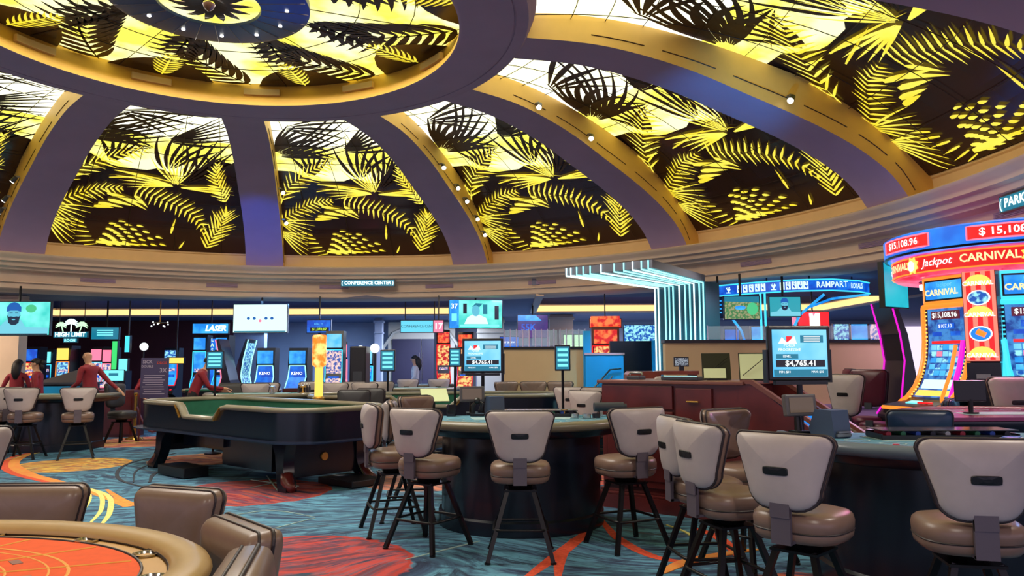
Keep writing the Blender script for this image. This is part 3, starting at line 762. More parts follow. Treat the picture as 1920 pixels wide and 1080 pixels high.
# ---------------------------------------------------------------- half-moon card tables
def blackjack(name,label,x,y,rot,felt,rail='rail',zt=.985):
    t=thing(name,label,'table',x,y,0,rot)
    Rr=1.0
    def arc(r,n=28,ext=.32,sy=.96): 
        P=[(r,ext)]+[(r*math.cos(-PI*k/n),r*sy*math.sin(-PI*k/n)) for k in range(n+1)]+[(-r,ext)]
        return P
    b=MB(); b.prism([(px,py) for px,py in arc(.93)],zt-.03,zt+.0); b.build('felt_top',M[felt],t)
    b=MB(); P=[(px,py,zt-.024) for px,py in arc(.97)]; b.tube(P,.062,10,flat=.72); b.build('padded_rail',M[rail],t,smooth='all')
    b=MB(); o_=arc(.995); i_=arc(.90); b.loft([[(px,py,zt-.035) for px,py in o_],[(px*1.005,py*1.005,zt-.05) for px,py in o_],[(px*.96,py*.96,zt-.12) for px,py in o_],[(px*.93,py*.93,zt-.13) for px,py in o_]]); b.build('apron',M['navy'],t,smooth=True)
    b=MB(); q=[(px*.77,py*.80) for px,py in arc(1.0,24,.25)]
    b.loft([[(px*1.04,py*1.04,.0) for px,py in q],[(px*1.04,py*1.04,.12) for px,py in q],[(px,py,.135) for px,py in q],[(px,py,zt-.12) for px,py in q]]); b.build('pedestal',M['navy'],t,smooth=True)
    b=MB(); b.prism([(px,py) for px,py in [(-.45,-.3),(-.5,.02),(.5,.02),(.45,-.3)]],zt,zt+.003)
    for k in range(7):
        a=-PI*(k+1)/8; b.lathe([(.075,zt+.001),(.075,zt+.003),(.085,zt+.003),(.085,zt+.001)],16,c=(.68*math.cos(a),.66*math.sin(a)))
    b.build('felt_print',M['felt_print'],t)
    return t
M['felt_print']=mat('felt_print_pale',(150,176,180),.9)
def chip_tray(x,y,z,rot,label,w_=.72,d=.2,lean=True):
    t=thing('chip_tray',label,'tray',x,y,z,rot)
    b=MB(); b.box((0,0,.012),(w_,d,.024)); b.box((0,d/2,.03),(w_,.012,.03)); b.box((0,-d/2,.02),(w_,.012,.02)); b.box((-w_/2,0,.024),(.012,d,.03)); b.box((w_/2,0,.024),(.012,d,.03)); b.build('tray_body',M['black'],t)
    cs=['chip_red','chip_blue','chip_white','chip_green','chip_dark']
    for k in range(9):
        b=MB(); b.cyl((-w_/2+.06+k*(w_-.12)/8,-d*.38,.036),(-w_/2+.06+k*(w_-.12)/8,d*.38,.036),.019,.019,8); b.build('chip_column',M[cs[(k*3)%5]],t)
    b=MB(); b.box((0,0,.062),(w_*1.0,d*1.0,.006)); b.build('tray_lid',M['lid'],t)
    return t
M['chip_red']=mat('chip_red',(190,40,60),.5);M['chip_blue']=mat('chip_blue',(40,90,190),.5);M['chip_white']=mat('chip_white',(220,216,210),.5);M['chip_green']=mat('chip_green',(40,130,80),.5);M['chip_dark']=mat('chip_dark',(40,36,50),.5)
M['lid']=mat('smoked_tray_lid',(54,50,52),.15)
def shoe(x,y,z,rot,label):
    t=thing('card_shoe',label,'card shoe',x,y,z,rot)
    b=MB(); b.prism([(-.12,0),(.10,0),(.13,.05),(.06,.19),(-.10,.19),(-.12,.05)],-.075,.075,'x'); b.build('shoe_body',M['blue_grey'],t)
    b=MB(); b.box((0,-.135,.04),(.10,.02,.012)); b.box((0,-.13,.02),(.12,.03,.02)); b.build('card_slot',M['steel'],t)
    return t
M['blue_grey']=mat('blue_grey_plastic',(58,74,100),.4)
def display(x,y,z,rot,label):
    t=thing('table_display',label,'display',x,y,z,rot)
    b=MB(); b.box((0,0,.012),(.12,.12,.024)); b.cyl((0,.02,.02),(0,.03,.14),.03,.024,10); b.build('stand',M['black'],t)
    b=MB(); b.box((0,0,.21),(.26,.05,.16),rx=-.12,bev=.012); b.build('housing',M['steel_dark'],t)
    b=MB(); b.box((0,-.028,.213),(.20,.004,.11),rx=-.12); b.build('screen',M['e_brown_screen'],t)
    return t
M['steel_dark']=mat('dark_grey_plastic',(86,82,84),.4); E('brown_screen',(92,76,64),.8)
def hdisc(x,y,z,label):
    t=thing('discard_holder',label,'card holder',x,y,z)
    b=MB(); b.box((0,0,.01),(.09,.12,.02)); b.box((-.042,0,.06),(.006,.12,.10)); b.box((.042,0,.06),(.006,.12,.10)); b.box((0,.057,.06),(.09,.006,.10)); b.build('holder',M['smoke'],t); return t
M['smoke']=mat('smoked_acrylic',(40,40,52),.12)
blackjack('blackjack_table','half-moon card table with pale blue felt in the centre, ringed by taupe stools',T1[0],T1[1],.03,'felt_blue')
blackjack('blackjack_table','large half-moon card table with blue felt at right, nearest the camera',T2[0],T2[1],-.05,'felt_blue','rail_slate')
z1=.988
chip_tray(.22,7.75,z1,0,'long dark chip tray on the centre card table',.85,.24)
shoe(X(927,8.0,760),8.0,z1,.3,'blue-grey card shoe on the centre table beside the stool top')
display(X(885,8.05,750),8.05,z1,.1,'small dark display on the far side of the centre table')
hdisc(-.62,7.85,z1,'smoked card holder at the left of the centre table')
t=thing('card_shuffler','dark mechanical hand-shuffle arm beside the small display on the centre table','shuffler',X(895,7.85,770),7.85,z1)
b=MB(); b.box((0,0,.012),(.14,.14,.024)); b.tube([(-.04,0,.02),(-.05,0,.10),(0,0,.15),(.05,0,.12),(.03,0,.05)],.02,8); b.sphere((.0,-.01,.15),.035); b.build('arm',M['black'],t,smooth=True)
b=MB(); b.lathe([(.001,.0),(.02,.0),(.02,.02),(.001,.025)],10); b.build('knob',M['chrome'],t)
def post(x,y,z,label):
    t=thing('brass_toke_post',label,'table post',x,y,z)
    b=MB(); b.lathe([(.03,0),(.03,.01),(.012,.015),(.010,.05),(.034,.055),(.034,.07),(.001,.072)],14); b.build('post',M['gold'],t,smooth=True); return t
post(X(1058,7.7,770),7.7,z1,'round brass-topped post at the right end of the centre table chip tray')
def tin(x,y,z,label,m_='chrome',r=.04,h=.04):
    t=thing('ashtray',label,'ashtray',x,y,z); b=MB(); b.lathe([(r*.6,0),(r,0),(r,h),(r*.8,h),(r*.7,.01),(.001,.01)],14); b.build('bowl',M[m_],t,smooth=True); return t
for px,y,l in [(1078,7.5,'small steel bowl beside the brass post on the centre table'),(1100,7.45,'second steel bowl right of the brass post on the centre table'),(1118,7.5,'third dark bowl near the right end of the centre table')]: tin(X(px,y,770),y,z1,l,'smoke' if 'dark' in l else 'chrome')
t=thing('bill_acceptor','dark cylindrical rail device at the right end of the centre table','device',X(1145,7.75,770),7.75,z1,.1)
b=MB(); b.cyl((-.17,0,.09),(.13,0,.09),.045,.045,14); b.cyl((.13,0,.09),(.16,0,.09),.03,.03,12); b.build('cylinder',M['charcoal'],t,smooth=True)
b=MB(); b.box((-.1,0,.03),(.03,.05,.06)); b.box((.08,0,.03),(.03,.05,.06)); b.build('bracket',M['chrome'],t)
# right table
chip_tray(2.98,5.40,z1,-.03,'long dark chip tray with colourful chips on the right card table',.92,.25)
shoe(X(1555,5.55,790),5.55,z1,.35,'dark blue card shoe near the left of the right card table')
display(X(1500,5.75,790),5.75,z1,.25,'grey framed display with brown screen on the right card table')
t=thing('card_stack','loose pile of blue and white playing cards at the right of the right table','cards',X(1895,5.2,800),5.2,z1)
for k in range(5):
    b=MB(); b.box((0,0,.004+.005*k),(.14,.09,.004),rz=.2*k); b.build('card',M['chip_white'] if k%2 else M['chip_blue'],t)
t=thing('betting_chip','single pink chip on the blue felt of the right table','chip',X(1680,4.9,830),4.9,z1); b=MB(); b.lathe([(.001,0),(.02,0),(.02,.012),(.001,.012)],14); b.build('chip_body',M['chip_red'],t)
# ---------------------------------------------------------------- jackpot monitors on poles
def jackpot(x,y,z,rot,sc,label,base):
    t=thing('jackpot_monitor',label,'monitor',x,y,0,rot)
    W,H=.44*sc,.36*sc
    b=MB(); b.cyl((0,.02,base+.02),(0,.02,z-H/2-.02),.022,.022,10); b.cyl((0,.02,base),(0,.02,base+.02),.12,.10,16); b.box((0,.03,z-.08*sc),(.16,.05,.16)); b.build('pole',M['blackm'],t)
    b=MB(); b.box((0,.02,z),(W+.06,.05,H+.06),bev=.012); b.box((0,.0,z-H/2-.045*sc),(W*.95,.05,.03)); b.box((-W/2-.035,.04,z-.1*sc),(.02,.06,H*.7)); b.box((W/2+.035,.04,z-.1*sc),(.02,.06,H*.7)); b.build('housing',M['black'],t)
    b=MB(); b.box((0,-.008,z),(W,.006,H)); sc_=b.build('screen',M['e_sky_screen'],t)
    y_=-.013
    b=MB(); b.box((W*.22,y_,z+H*.30),(W*.42,.003,H*.16)); b.box((-W*.24,y_,z-H*.07),(W*.40,.003,H*.10)); b.box((0,y_,z-H*.42),(W*.98,.003,H*.15)); b.build('screen_panel',M['e_teal_panel'],sc_)
    b=MB(); b.box((0,y_,z-H*.22),(W*.90,.004,H*.15)); b.build('digit_panel',M['e_black_panel'],sc_)
    text('$4,765.41',.056*sc,M['e_white_glow'],sc_,(0,-.016,z-H*.22),xs=1.15,bold=.02)
    text('MIN: $10',.024*sc,M['e_white_glow'],sc_,(-W*.3,-.016,z-H*.40)); text('MAX: $50',.024*sc,M['e_white_glow'],sc_,(W*.3,-.016,z-H*.40))
    text('LEVEL',.026*sc,M['e_white_glow'],sc_,(-W*.25,-.016,z-H*.07))
    for k in range(3):
        b=MB(); b.box((W*.22,-.016,z+H*(.345-.045*k)),(W*.30,.002,H*.012)); b.build('text_line',M['e_white_glow'],sc_)
    b=MB(); b.box((-W*.20,-.015,z+H*.30),(W*.10,.003,H*.12)); b.build('red_card',M['e_red_screen'],sc_)
    b=MB(); b.prism([(-W*.40,z+H*.20),(-W*.33,z+H*.34),(-W*.24,z+H*.22),(-W*.1,z+H*.36),(-W*.06,z+H*.2)],-.0155,-.0165,'y'); b.build('mountain_mark',M['e_white_glow'],sc_)
    for k in range(2): text(['POKER','PROGRESSIVE'][k],.03*sc,M['e_white_glow'],sc_,(-W*.2,-.017,z+H*(.16-.09*k)))
    return t
jackpot(X(1499,5.9,665),5.9,Z(662,5.9,1499),.12,1.0,'large blue jackpot monitor on a pole behind the right table reading $4,765.41',.93)
jackpot(X(905,9.6,667),9.6,Z(667,9.6,905),-.05,1.03,'blue jackpot monitor behind the centre table reading $4,765.41',0)
# ---------------------------------------------------------------- orange baccarat table, lower left
t=thing('baccarat_table','oval table with orange felt and tan padded rim in the lower left corner','table',T3[0],T3[1])
zt=.755
def ov(rx,ry,n=64): return [(rx*math.cos(2*PI*k/n),ry*math.sin(2*PI*k/n)) for k in range(n)]
b=MB(); b.loft([[(x,y,zt-.06) for x,y in ov(1.18,.86)],[(x,y,zt-.012) for x,y in ov(1.2,.88)],[(x,y,zt-.008) for x,y in ov(1.18,.86)],[(x,y,zt-.008) for x,y in ov(.98,.72)]]); b.build('deck',M['felt_tan'],t,smooth=True)
b=MB(); b.tube([(x,y,zt) for x,y in ov(1.27,.95,72)],.078,12,closed=True,flat=.55); b.build('padded_rim',M['rail_tan'],t,smooth='all')
b=MB(); b.loft([[(x,y,zt-.012) for x,y in ov(1.09,.80)],[(x,y,zt-.003) for x,y in ov(1.09,.80)]]); b.build('felt_top',M['felt_orange'],t)
b=MB(); b.tube([(x,y,zt-.003) for x,y in ov(1.095,.805,72)],.006,6,closed=True); b.tube([(x,y,zt-.003) for x,y in ov(1.195,.88,72)],.008,6,closed=True); b.build('deck_seam',M['pipe'],t)
for r,w_ in [(.62,.006),(.57,.004),(.46,.004),(.41,.004),(.36,.004),(.31,.004),(.22,.004)]:
    b=MB(); b.tube([(x*1,y*1,zt-.002) for x,y in ov(r*1.35,r*1.0,60)],w_,4,closed=True,flat=.4); b.build('felt_line',M['felt_line'],t)
b=MB()
for k in range(16):
    b=MB(); a=2*PI*k/16+.1; b.tube([(.52*math.cos(a),.38*math.sin(a),zt-.002),(1.07*math.cos(a),.78*math.sin(a),zt-.002)],.004,4); b.build('felt_line',M['felt_line'],t)
for k in range(24):
    a=2*PI*k/24; text(str(k%12+1),.06,M['felt_line'],t,(0,0,0),name='felt_number',bend=lambda p,l,a=a:Vector((.49*math.cos(a)*1.0+(-p[0]*math.sin(a)+p[2]*math.cos(a)),.36*math.sin(a)+(p[0]*math.cos(a)+p[2]*math.sin(a)),zt)))
b=MB()
for k in range(12):
    a=2*PI*k/12+.25; c_=(.66*math.cos(a)*1.05,.66*math.sin(a)*.78); b.box((c_[0],c_[1],zt-.002),(.07,.035,.003),rz=a+PI/2)
b.build('felt_box',M['felt_grey'],t) if 'felt_grey' in M else b.build('felt_box',mat('felt_print_grey',(150,110,100),.9),t)
for k in range(14):
    a=2*PI*(k+.35)/14; c_=(1.15*math.cos(a),.848*math.sin(a))
    b=MB(); b.lathe([(.052,zt-.006),(.054,zt+.002),(.047,zt+.002),(.044,zt-.003),(.040,zt-.012),(.001,zt-.008)],20,c=c_); b.build('cup_holder',M['chrome'],t,smooth=True)
b=MB(); q=ov(.62,.42,40); b.loft([[(x*1.08,y*1.08,0) for x,y in q],[(x*1.08,y*1.08,.1) for x,y in q],[(x,y,.11) for x,y in q],[(x,y,zt-.05) for x,y in q]]); b.build('pedestal',M['navy'],t,smooth=True)
b=MB(); b.loft([[(x,y,zt-.05) for x,y in ov(1.28,.96)],[(x,y,zt-.10) for x,y in ov(1.1,.8)],[(x,y,zt-.11) for x,y in ov(.6,.4)]],cap=False); b.build('underside',M['navy'],t,smooth=True)
GL='low padded chairs around the orange table'
ch0=make_stool('lounge_chair','low brown padded chair behind the orange table, second from the left','chair',seat_z=.46,b0=.47,bh=.39,hw=.27,hb=.22,shell='brown',front='brown',hole=False,bend=.5,yb=.25,thick=1.5,group=GL)
ch0.location=(-1.86,3.96,0); ch0.rotation_euler=(0,0,face_to(-1.86,3.96,-2.35,2.7))
clone(ch0,-2.62,4.08,0,face_to(-2.62,4.08,-2.6,2.7),'low brown padded chair behind the orange table at the left edge of the photo',GL)
clone(ch0,-1.31,3.12,0,face_to(0,0,-.75,-.66),'low brown padded chair at the right end of the orange table, side view',GL)
clone(ch0,-1.15,2.60,0,face_to(0,0,-1,-.2),'low brown padded chair nearest the camera at the right of the orange table',GL)
# ---------------------------------------------------------------- craps tables
def craps(label,x,y,rot,green='felt_green',mirror=1,inner=True):
    t=thing('craps_table',label,'table',x,y,0,rot)
    hx,hy=2.15,.78
    # outline of half rounded rectangle; cut-out in the near long side
    def outline(ex,n=7,r=.5):
        P=[]
        for cx,cy,a0 in [(hx-r,-hy+r,-90),(hx-r,hy-r,0),(-hx+r,hy-r,90),(-hx+r,-hy+r,180)]:
            for i in range(n+1):
                a=math.radians(a0+90*i/n); P.append((cx+(r+ex)*math.cos(a),cy+(r+ex)*math.sin(a)))
        return P
    def dens(P,m=6):
        o=[]
        for a_,c_ in zip(P,P[1:]+P[:1]):
            k=max(1,int(math.hypot(c_[0]-a_[0],c_[1]-a_[1])/.09))
            for i in range(k): o.append((a_[0]+(c_[0]-a_[0])*i/k,a_[1]+(c_[1]-a_[1])*i/k))
        return o
    def top(px,py,hi=.965,lo=.80):
        if py<-hy+.12:
            d=abs(px*mirror+.12)
            if d<.42: return lo
            if d<.60: return lo+(hi-lo)*((d-.42)/.18)**.7
        return hi
    O=dens(outline(0)); I=dens(outline(-.07)); n=min(len(O),len(I))
    def scal(P,s): return [(px*s,py*s) for px,py in P]
    Iq=[(px*(hx-.07)/hx,py*(hy-.07)/hy) for px,py in O]
    b=MB(); b.loft([[(px,py,.60) for px,py in O],[(px,py,top(px,py)-.01) for px,py in O]],cap=False); b.build('outer_wall',M['navy'],t,smooth=True)
    b=MB(); b.loft([[(px,py,.72) for px,py in Iq],[(px,py,top(px,py)) for px,py in Iq]],cap=False); b.build('inner_wall',M[green],t,smooth=True)
    b=MB(); b.face([b.v((px,py,.72)) for px,py in Iq]); b.box((0,0,.66),(2*hx-.7,2*hy-.2,.08)); b.build('felt_bed',M[green],t)
    b=MB(); Rl=[((px+qx)/2,(py+qy)/2) for (px,py),(qx,qy) in zip(O,Iq)]
    b.tube([(px,py,top(px,py)) for px,py in Rl],.062,8,closed=True,flat=.6); b.build('padded_rail',M['rail'],t,smooth='all')
    b=MB(); E1=[(px*1.06,py*1.13) for px,py in O]
    b.loft([[(px,py,.575) for px,py in O],[(px,py,.585) for px,py in E1],[(px,py,.60) for px,py in E1],[(px,py,.605) for px,py in O]],cap=False); b.build('drink_ledge',M['ledge'],t,smooth=True)
    b=MB(); b.box((0,0,.45),(2.9,.62,.25)); b.box((.55,0,.34),(1.2,.9,.35)); b.box((-.2,-.35,.50),(.5,.3,.2)); b.build('under_cabinet',M['navy'],t)
    b=MB(); b.box((1.62,0,.34),(.05,1.0,.42),bev=.01); b.build('end_panel',M['navy'],t); b=MB(); b.box((-1.62,0,.40),(.05,1.0,.3)); b.build('end_panel',M['navy'],t)
    b=MB(); b.M=Matrix.Translation((1.65,-.02,.36)); b.cyl((0,0,0),(.02,0,0),.055,.05,20); b.build('round_emblem',M['gold'],t)
    for sx in(-1,1):
        for sy in(-1,1):
            b=MB(); L=[]
            for z,off,wd in [(.60,-.10,.20),(.52,-.06,.15),(.42,-.02,.10),(.30,-.01,.085),(.20,.02,.085),(.12,.07,.095),(.05,.12,.10),(.0,.13,.09)]:
                c_=(sx*(1.60+off*.9),sy*(.55+off*.3))
                L.append([(c_[0]+ax*wd*.95,c_[1]+ay*.075,z) for ax,ay in ((-1,-1),(1,-1),(1,1),(-1,1))])
            b.loft(L); lg=b.build('leg',M['navy'],t,smooth=True)
            b=MB(); b.tube([(sx*1.66,sy*.57,.20),(sx*1.70,sy*.58,.11),(sx*1.78,sy*.60,.062),(sx*1.86,sy*.61,.045)],[.07,.085,.068,.045],8); b.build('carved_foot',M['cherry'],lg,smooth='all')
    for sx in (-1,1):
        b=MB()
        for k in range(9): b.box((mirror*(-.12)+sx*(.47+k*.016),-hy+.035,.80+.019*k),(.012,.16,.022))
        b.build('chip_rack',M['gold'],t)
    b=MB(); b.box((-.55,-.75,.08),(.75,.35,.13),bev=.01); b.build('foot_bench',M['black'],t)
    b=MB(); b.box((1.85,.25,.05),(.7,.5,.08),bev=.01); b.build('foot_bench',M['black'],t)
    return t
M['ledge']=mat('dark_blue_ledge',(26,36,58),.2)
CRx,CRy=-3.62,10.9
craps('long black craps table with olive rails and carved legs, in the left middle',CRx,CRy,math.atan2(-.65,.76))
craps('second craps table with green lining, farther back beyond the stools',-1.35,13.6,.06,mirror=1)
# blackjack table just behind the craps table (blue felt with lamps)
# ---------------------------------------------------------------- cherry pit desk
def at2(px,py,D): x,z=at(px,py,D); return (x,D,z)
t=thing('pit_desk','large cherry wood pit desk with drawers right of the centre table','desk',0,0,0)
A=Vector((X(1130,8.35,830),8.35)); B=Vector((X(1392,7.35,830),7.35)); d=(B-A); Ln=d.length; ang=math.atan2(d.y,d.x)
t.location=(A.x,A.y,0); t.rotation_euler=(0,0,ang); HD=1.30
b=MB(); b.box((Ln/2,.42,HD/2+.05),(Ln,.82,HD-.1)); b.build('carcass',M['cherry'],t)
b=MB(); b.box((Ln/2-.02,.42,.07),(Ln+.10,.90,.14)); b.box((Ln/2-.02,.42,.155),(Ln+.07,.87,.03),bev=.01); b.box((Ln/2-.02,.42,.185),(Ln+.03,.84,.03),bev=.01); b.build('plinth',M['cherry'],t)
b=MB(); b.box((Ln/2,.42,HD+.015),(Ln+.08,.92,.035),bev=.008); b.build('desk_top',M['cherry_top'],t)
w1=.86
b=MB(); b.box((w1/2,-.005,HD-.14),(w1-.02,.03,.24),bev=.008); b.build('drawer_front',M['cherry'],t)
for k in range(2):
    b=MB(); b.box((.22+k*.43,-.008,.63),(.40,.03,.78),bev=.008); dr=b.build('door',M['cherry'],t)
    b=MB(); b.box((.22+k*.43,-.026,.63),(.28,.012,.64),bev=.01); b.build('door_panel',M['cherry'],dr)
    b=MB(); b.box((.39+k*.08,-.03,.9),(.012,.02,.09)); b.build('handle',M['gold'],dr)
zz=HD-.03
for k,h in enumerate([.34,.26,.26,.24]):
    x0,x1=w1+.02,Ln*.82
    b=MB(); b.box(((x0+x1)/2,-.008,zz-h/2),(x1-x0-.02,.03,h-.02),bev=.008); dr=b.build('drawer',M['cherry'],t)
    b=MB(); b.box(((x0+x1)/2+.0,-.04,zz-h/2+.03),(.13,.02,.016),bev=.004); b.build('handle',M['gold'],dr)
    b=MB(); b.box(((x0+x1)/2,-.026,zz-h+.004),(x1-x0-.02,.012,.008)); b.build('drawer_lip',M['cherry_top'],dr)
    zz-=h
# sloping wing to the right
def wing(name_x,off,labels=None):
    L0=name_x
    b=MB(); b.prism([(L0,.19),(L0+.95,.19),(L0+.95,.78),(L0+.80,.82),(L0+.12,HD+.02),(L0,HD+.02)],off,off+.05,'y'); wg=b.build('side_panel',M['cherry'],t)
    b=MB(); b.prism([(L0+.02,HD+.05),(L0+.13,HD+.05),(L0+.97,.80),(L0+.97,.76),(L0+.12,HD+.01),(L0+.02,HD+.01)],off-.01,off+.06,'y'); b.build('sloped_edge',M['cherry_top'],wg)
wing(Ln-.02,0); wing(Ln-.02,.80)
b=MB(); b.box((Ln+.45,.42,.10),(.97,.84,.2)); b.build('plinth',M['cherry'],t)
b=MB(); b.box((Ln+.45,.42,.50),(.90,.74,.03)); b.build('inner_shelf',M['cherry'],t)
b=MB(); b.box((Ln+.30,.55,.88),(.40,.03,.34),rx=-.25); mo=b.build('monitor_frame',M['black'],t)
b=MB(); b.box((Ln+.30,.53,.88),(.37,.01,.30),rx=-.25); b.build('monitor_screen',M['e_blue_screen'],mo)
b=MB(); b.box((Ln+.45,.3,.57),(.14,.12,.10)); b.build('receipt_printer',M['white'],t)
Rm=Matrix.Rotation(ang,4,'Z')
def desk_pt(lx,ly): q=Rm@Vector((lx,ly,0)); return A.x+q.x,A.y+q.y
zd=HD+.034
def binder(lx,ly,label,cover,page,rot):
    x,y=desk_pt(lx,ly); t=thing('menu_holder',label,'folder',x,y,zd,rot)
    b=MB(); b.box((0,.04,.14),(.29,.016,.30),rx=-.45); b.build('cover',M[cover],t)
    b=MB(); b.box((-.02,-.035,.07) if page=='small' else (0,.026,.14),(.22,.006,.11) if page=='small' else (.27,.006,.28),rx=-.45); b.build('page',M['paper'],t)
    b=MB(); b.box((0,.09,.07),(.03,.02,.15),rx=.3); b.box((0,-.0,.006),(.2,.14,.012)); b.build('easel',M['black'],t)
    b=MB(); b.cyl((-.11,-.035,.05),(.11,.03,.23),.004,.004,6); b.build('pen',M['black'],t)
binder(1.12,.45,'open black folder standing on the cherry desk','black','small',ang+.5); binder(1.50,.5,'pale green paper pad on a stand at the right of the cherry desk','black','big',ang+.45)
x,y=desk_pt(.85,.2); t=thing('phone_keypad','dark keypad with a row of turquoise lights on the cherry desk','keypad',x,y,zd,ang)
b=MB(); b.box((0,0,.02),(.42,.12,.04),bev=.008); b.build('keypad_body',M['charcoal'],t)
for k in range(9): b=MB(); b.box((-.17+k*.042,-.03,.043),(.026,.03,.008)); b.build('lit_key',M['e_neon_cyan'],t)
x,y=desk_pt(.25,.3); t=thing('desk_phone','small chrome handset and cradle at the left of the cherry desk','phone',x,y,zd,ang)
b=MB(); b.box((0,0,.02),(.16,.14,.04),bev=.008); b.build('cradle',M['charcoal'],t); b=MB(); b.tube([(-.08,0,.05),(-.07,0,.075),(.07,0,.075),(.08,0,.05)],.014,8); b.build('handset',M['chrome'],t,smooth=True)
x,y=desk_pt(.55,.45); t=thing('paper_tray','flat stack of papers on the cherry desk','papers',x,y,zd,ang)
for k in range(3): b=MB(); b.box((0.01*k,0,.006+.01*k),(.24,.16,.008),rz=.05*k); b.build('sheet',M['white'],t)
# ---------------------------------------------------------------- signs on the cornice
def ceil_at(x,y):
    return 3.59 if any(a<x<c and d<y<f for a,c,d,f in TR) else 3.10
def fascia_pt(px,py,r):
    a,b,c=ray(px,py); k=a/b
    A_=1+k*k; B_=-2*(k*CX+CY); C_=CX*CX+CY*CY-r*r
    y=(-B_+math.sqrt(B_*B_-4*A_*C_))/(2*A_); return k*y,y,EYE+c/b*y
def cornice_sign(px,py,w_,h_,s,label,size):
    x,y,z=fascia_pt(px,py,9.26); az=math.atan2(x-CX,y-CY)
    t=thing('direction_sign',label,'sign',x,y,z,-az)
    b=MB(); b.box((0,.0,0),(w_,.07,h_)); b.build('sign_case',M['steel_dark'],t)
    b=MB(); b.box((0,-.04,0),(w_-.03,.01,h_-.03)); b.build('lit_face',M['e_teal_panel'],t)
    text(s,size,M['e_neon_white'],t,(0,-.05,0),xs=1.0,bold=.02)
    return t
cornice_sign(690,531,1.26,.17,'( CONFERENCE CENTER )','pale cyan lit sign on the cornice pointing to the conference center',.105)
cornice_sign(1925,371,.85,.20,'( PARKING )','grey lit sign on the cornice at the right edge reading PARKING',.15)
# ---------------------------------------------------------------- neon canopy and pillar
Ac,Bc,Pr,Pl=Vector((.86,12.35)),Vector((2.1,11.35)),Vector((3.40,13.4)),Vector((2.70,14.5))
t=thing('neon_canopy','flat canopy with cyan neon strips that bends down into a striped pillar','canopy')
b=MB(); b.prism([tuple(Ac),tuple(Bc),tuple(Pr),tuple(Pl)],2.93,3.05); b.build('canopy_slab',M['canopy_side'] if 'canopy_side' in M else mat('canopy_side_paint',(110,112,128),.5),t)
b=MB(); n_=Vector((Pr.y-Pl.y,-(Pr.x-Pl.x))).normalized()
nb=-n_ if n_.dot(Ac-Pl)<0 else n_
b.prism([tuple(Pl),tuple(Pr),tuple(Pr-nb*.35),tuple(Pl-nb*.35)],0,2.93); b.build('pillar',M['pil'] if 'pil' in M else mat('teal_pillar_laminate',(40,96,120),.25),t)
ts=[(q-1058)/167 for q in (1062,1071,1083,1096,1110,1131,1156,1174,1190,1206,1218)]; tp=[.03,.10,.24,.32,.40,.52,.63,.72,.80,.90,.97]
for k,(a_,c_) in enumerate(zip(ts,tp)):
    p=Ac.lerp(Bc,a_); q=Pl.lerp(Pr,c_)+nb*.012; f=(p-(Pl.lerp(Pr,c_))).normalized()*.012
    b=MB(); b.tube([(p.x+f.x,p.y+f.y,3.045),(p.x+f.x,p.y+f.y,2.915),(q.x,q.y,2.915),(q.x,q.y,.02)],.014,4,rot=PI/4); b.build('neon_strip',M['e_neon_white' if k in(0,1,5,8) else 'e_neon_cyan'],t)
spot('canopy_neon_glow',(2.4,12.9,2.85),(2.4,12.9,0),60,(.3,.85,1),140)
# ---------------------------------------------------------------- tan half walls, railing, steps
def half_wall(nm,px0,px1,D0,D1,z1,lab):
    x0,x1=X(px0,D0),X(px1,D1); L=math.hypot(x1-x0,D1-D0); a=math.atan2(D1-D0,x1-x0)
    b=MB(); b.box(((x0+x1)/2,(D0+D1)/2,z1/2),(L,.15,z1),rz=a); o=struct(b.build(nm,M['beige']))
    b=MB(); b.box(((x0+x1)/2,(D0+D1)/2,z1+.02),(L+.04,.22,.05),rz=a); b.build('cap_rail',M['black'],o)
    b=MB(); b.box(((x0+x1)/2-.0*a,(D0+D1)/2-.09,.40),(L,.03,.78),rz=a); b.box(((x0+x1)/2,(D0+D1)/2-.11,.79),(L,.05,.06),rz=a); b.build('dado_panel',M['mauve_shade'],o)
    return o
half_wall('wall_middle',945,1100,15.6,15.6,1.80,'')
half_wall('wall_middle_right',1246,1665,12.7,13.0,1.84,'')
t=thing('glass_railing','clear glass railing with chrome posts on top of the tan half wall','railing',0,15.6,1.845)
x0,x1=X(945,15.6),X(1098,15.6)
for k in range(14):
    xx=x0+(x1-x0)*(1-(1-k/13)**1.0) ; b=MB(); b.cyl((xx,0,0),(xx,0,.36),.012,.012,6); b.build('post',M['chrome'],t)
for k in range(3):
    xa=x0+(x1-x0)*k/3; b=MB(); b.box((xa+(x1-x0)/6,0,.18),((x1-x0)/3-.03,.01,.32)); b.build('glass_pane',M['glass'],t)
t=thing('glass_railing','clear glass railing on the right tan wall, left of the big jackpot monitor','railing',0,12.85,1.89)
x0,x1=X(1330,12.8),X(1650,12.9)
for k in range(7): xx=x0+(x1-x0)*k/6; b=MB(); b.cyl((xx,0,0),(xx,0,.24),.01,.01,6); b.build('post',M['chrome'],t)
for k in range(6): xa=x0+(x1-x0)*k/6; b=MB(); b.box((xa+(x1-x0)/12,0,.12),((x1-x0)/6-.03,.008,.22)); b.build('glass_pane',M['glass'],t)
M['bluewall']=mat('blue_lit_paint',(20,150,215),.4,var=.08,scale=2)  # blue light put into the colour of stair wall and counter front
t=thing('stair_wall','blue-lit stair side wall with dark handrail below the red slot machine','stair wall',0,0,0)
x0,x1=X(1097,15.3),X(1168,15.3)
b=MB(); b.box(((x0+x1)/2,15.3,.84),(x1-x0,.2,1.66)); b.build('side_wall',M['bluewall'],t)
b=MB(); b.box((X(1102,15.2),15.35,1.2),(.14,.2,1.9)); b.build('end_post',M['bluewall'],t)
b=MB(); b.box(((x0+x1)/2,15.3,1.69),(x1-x0+.04,.26,.04)); b.build('cap_rail',M['chrome'],t)
x2,x3=X(1143,15.9),X(1222,15.9)
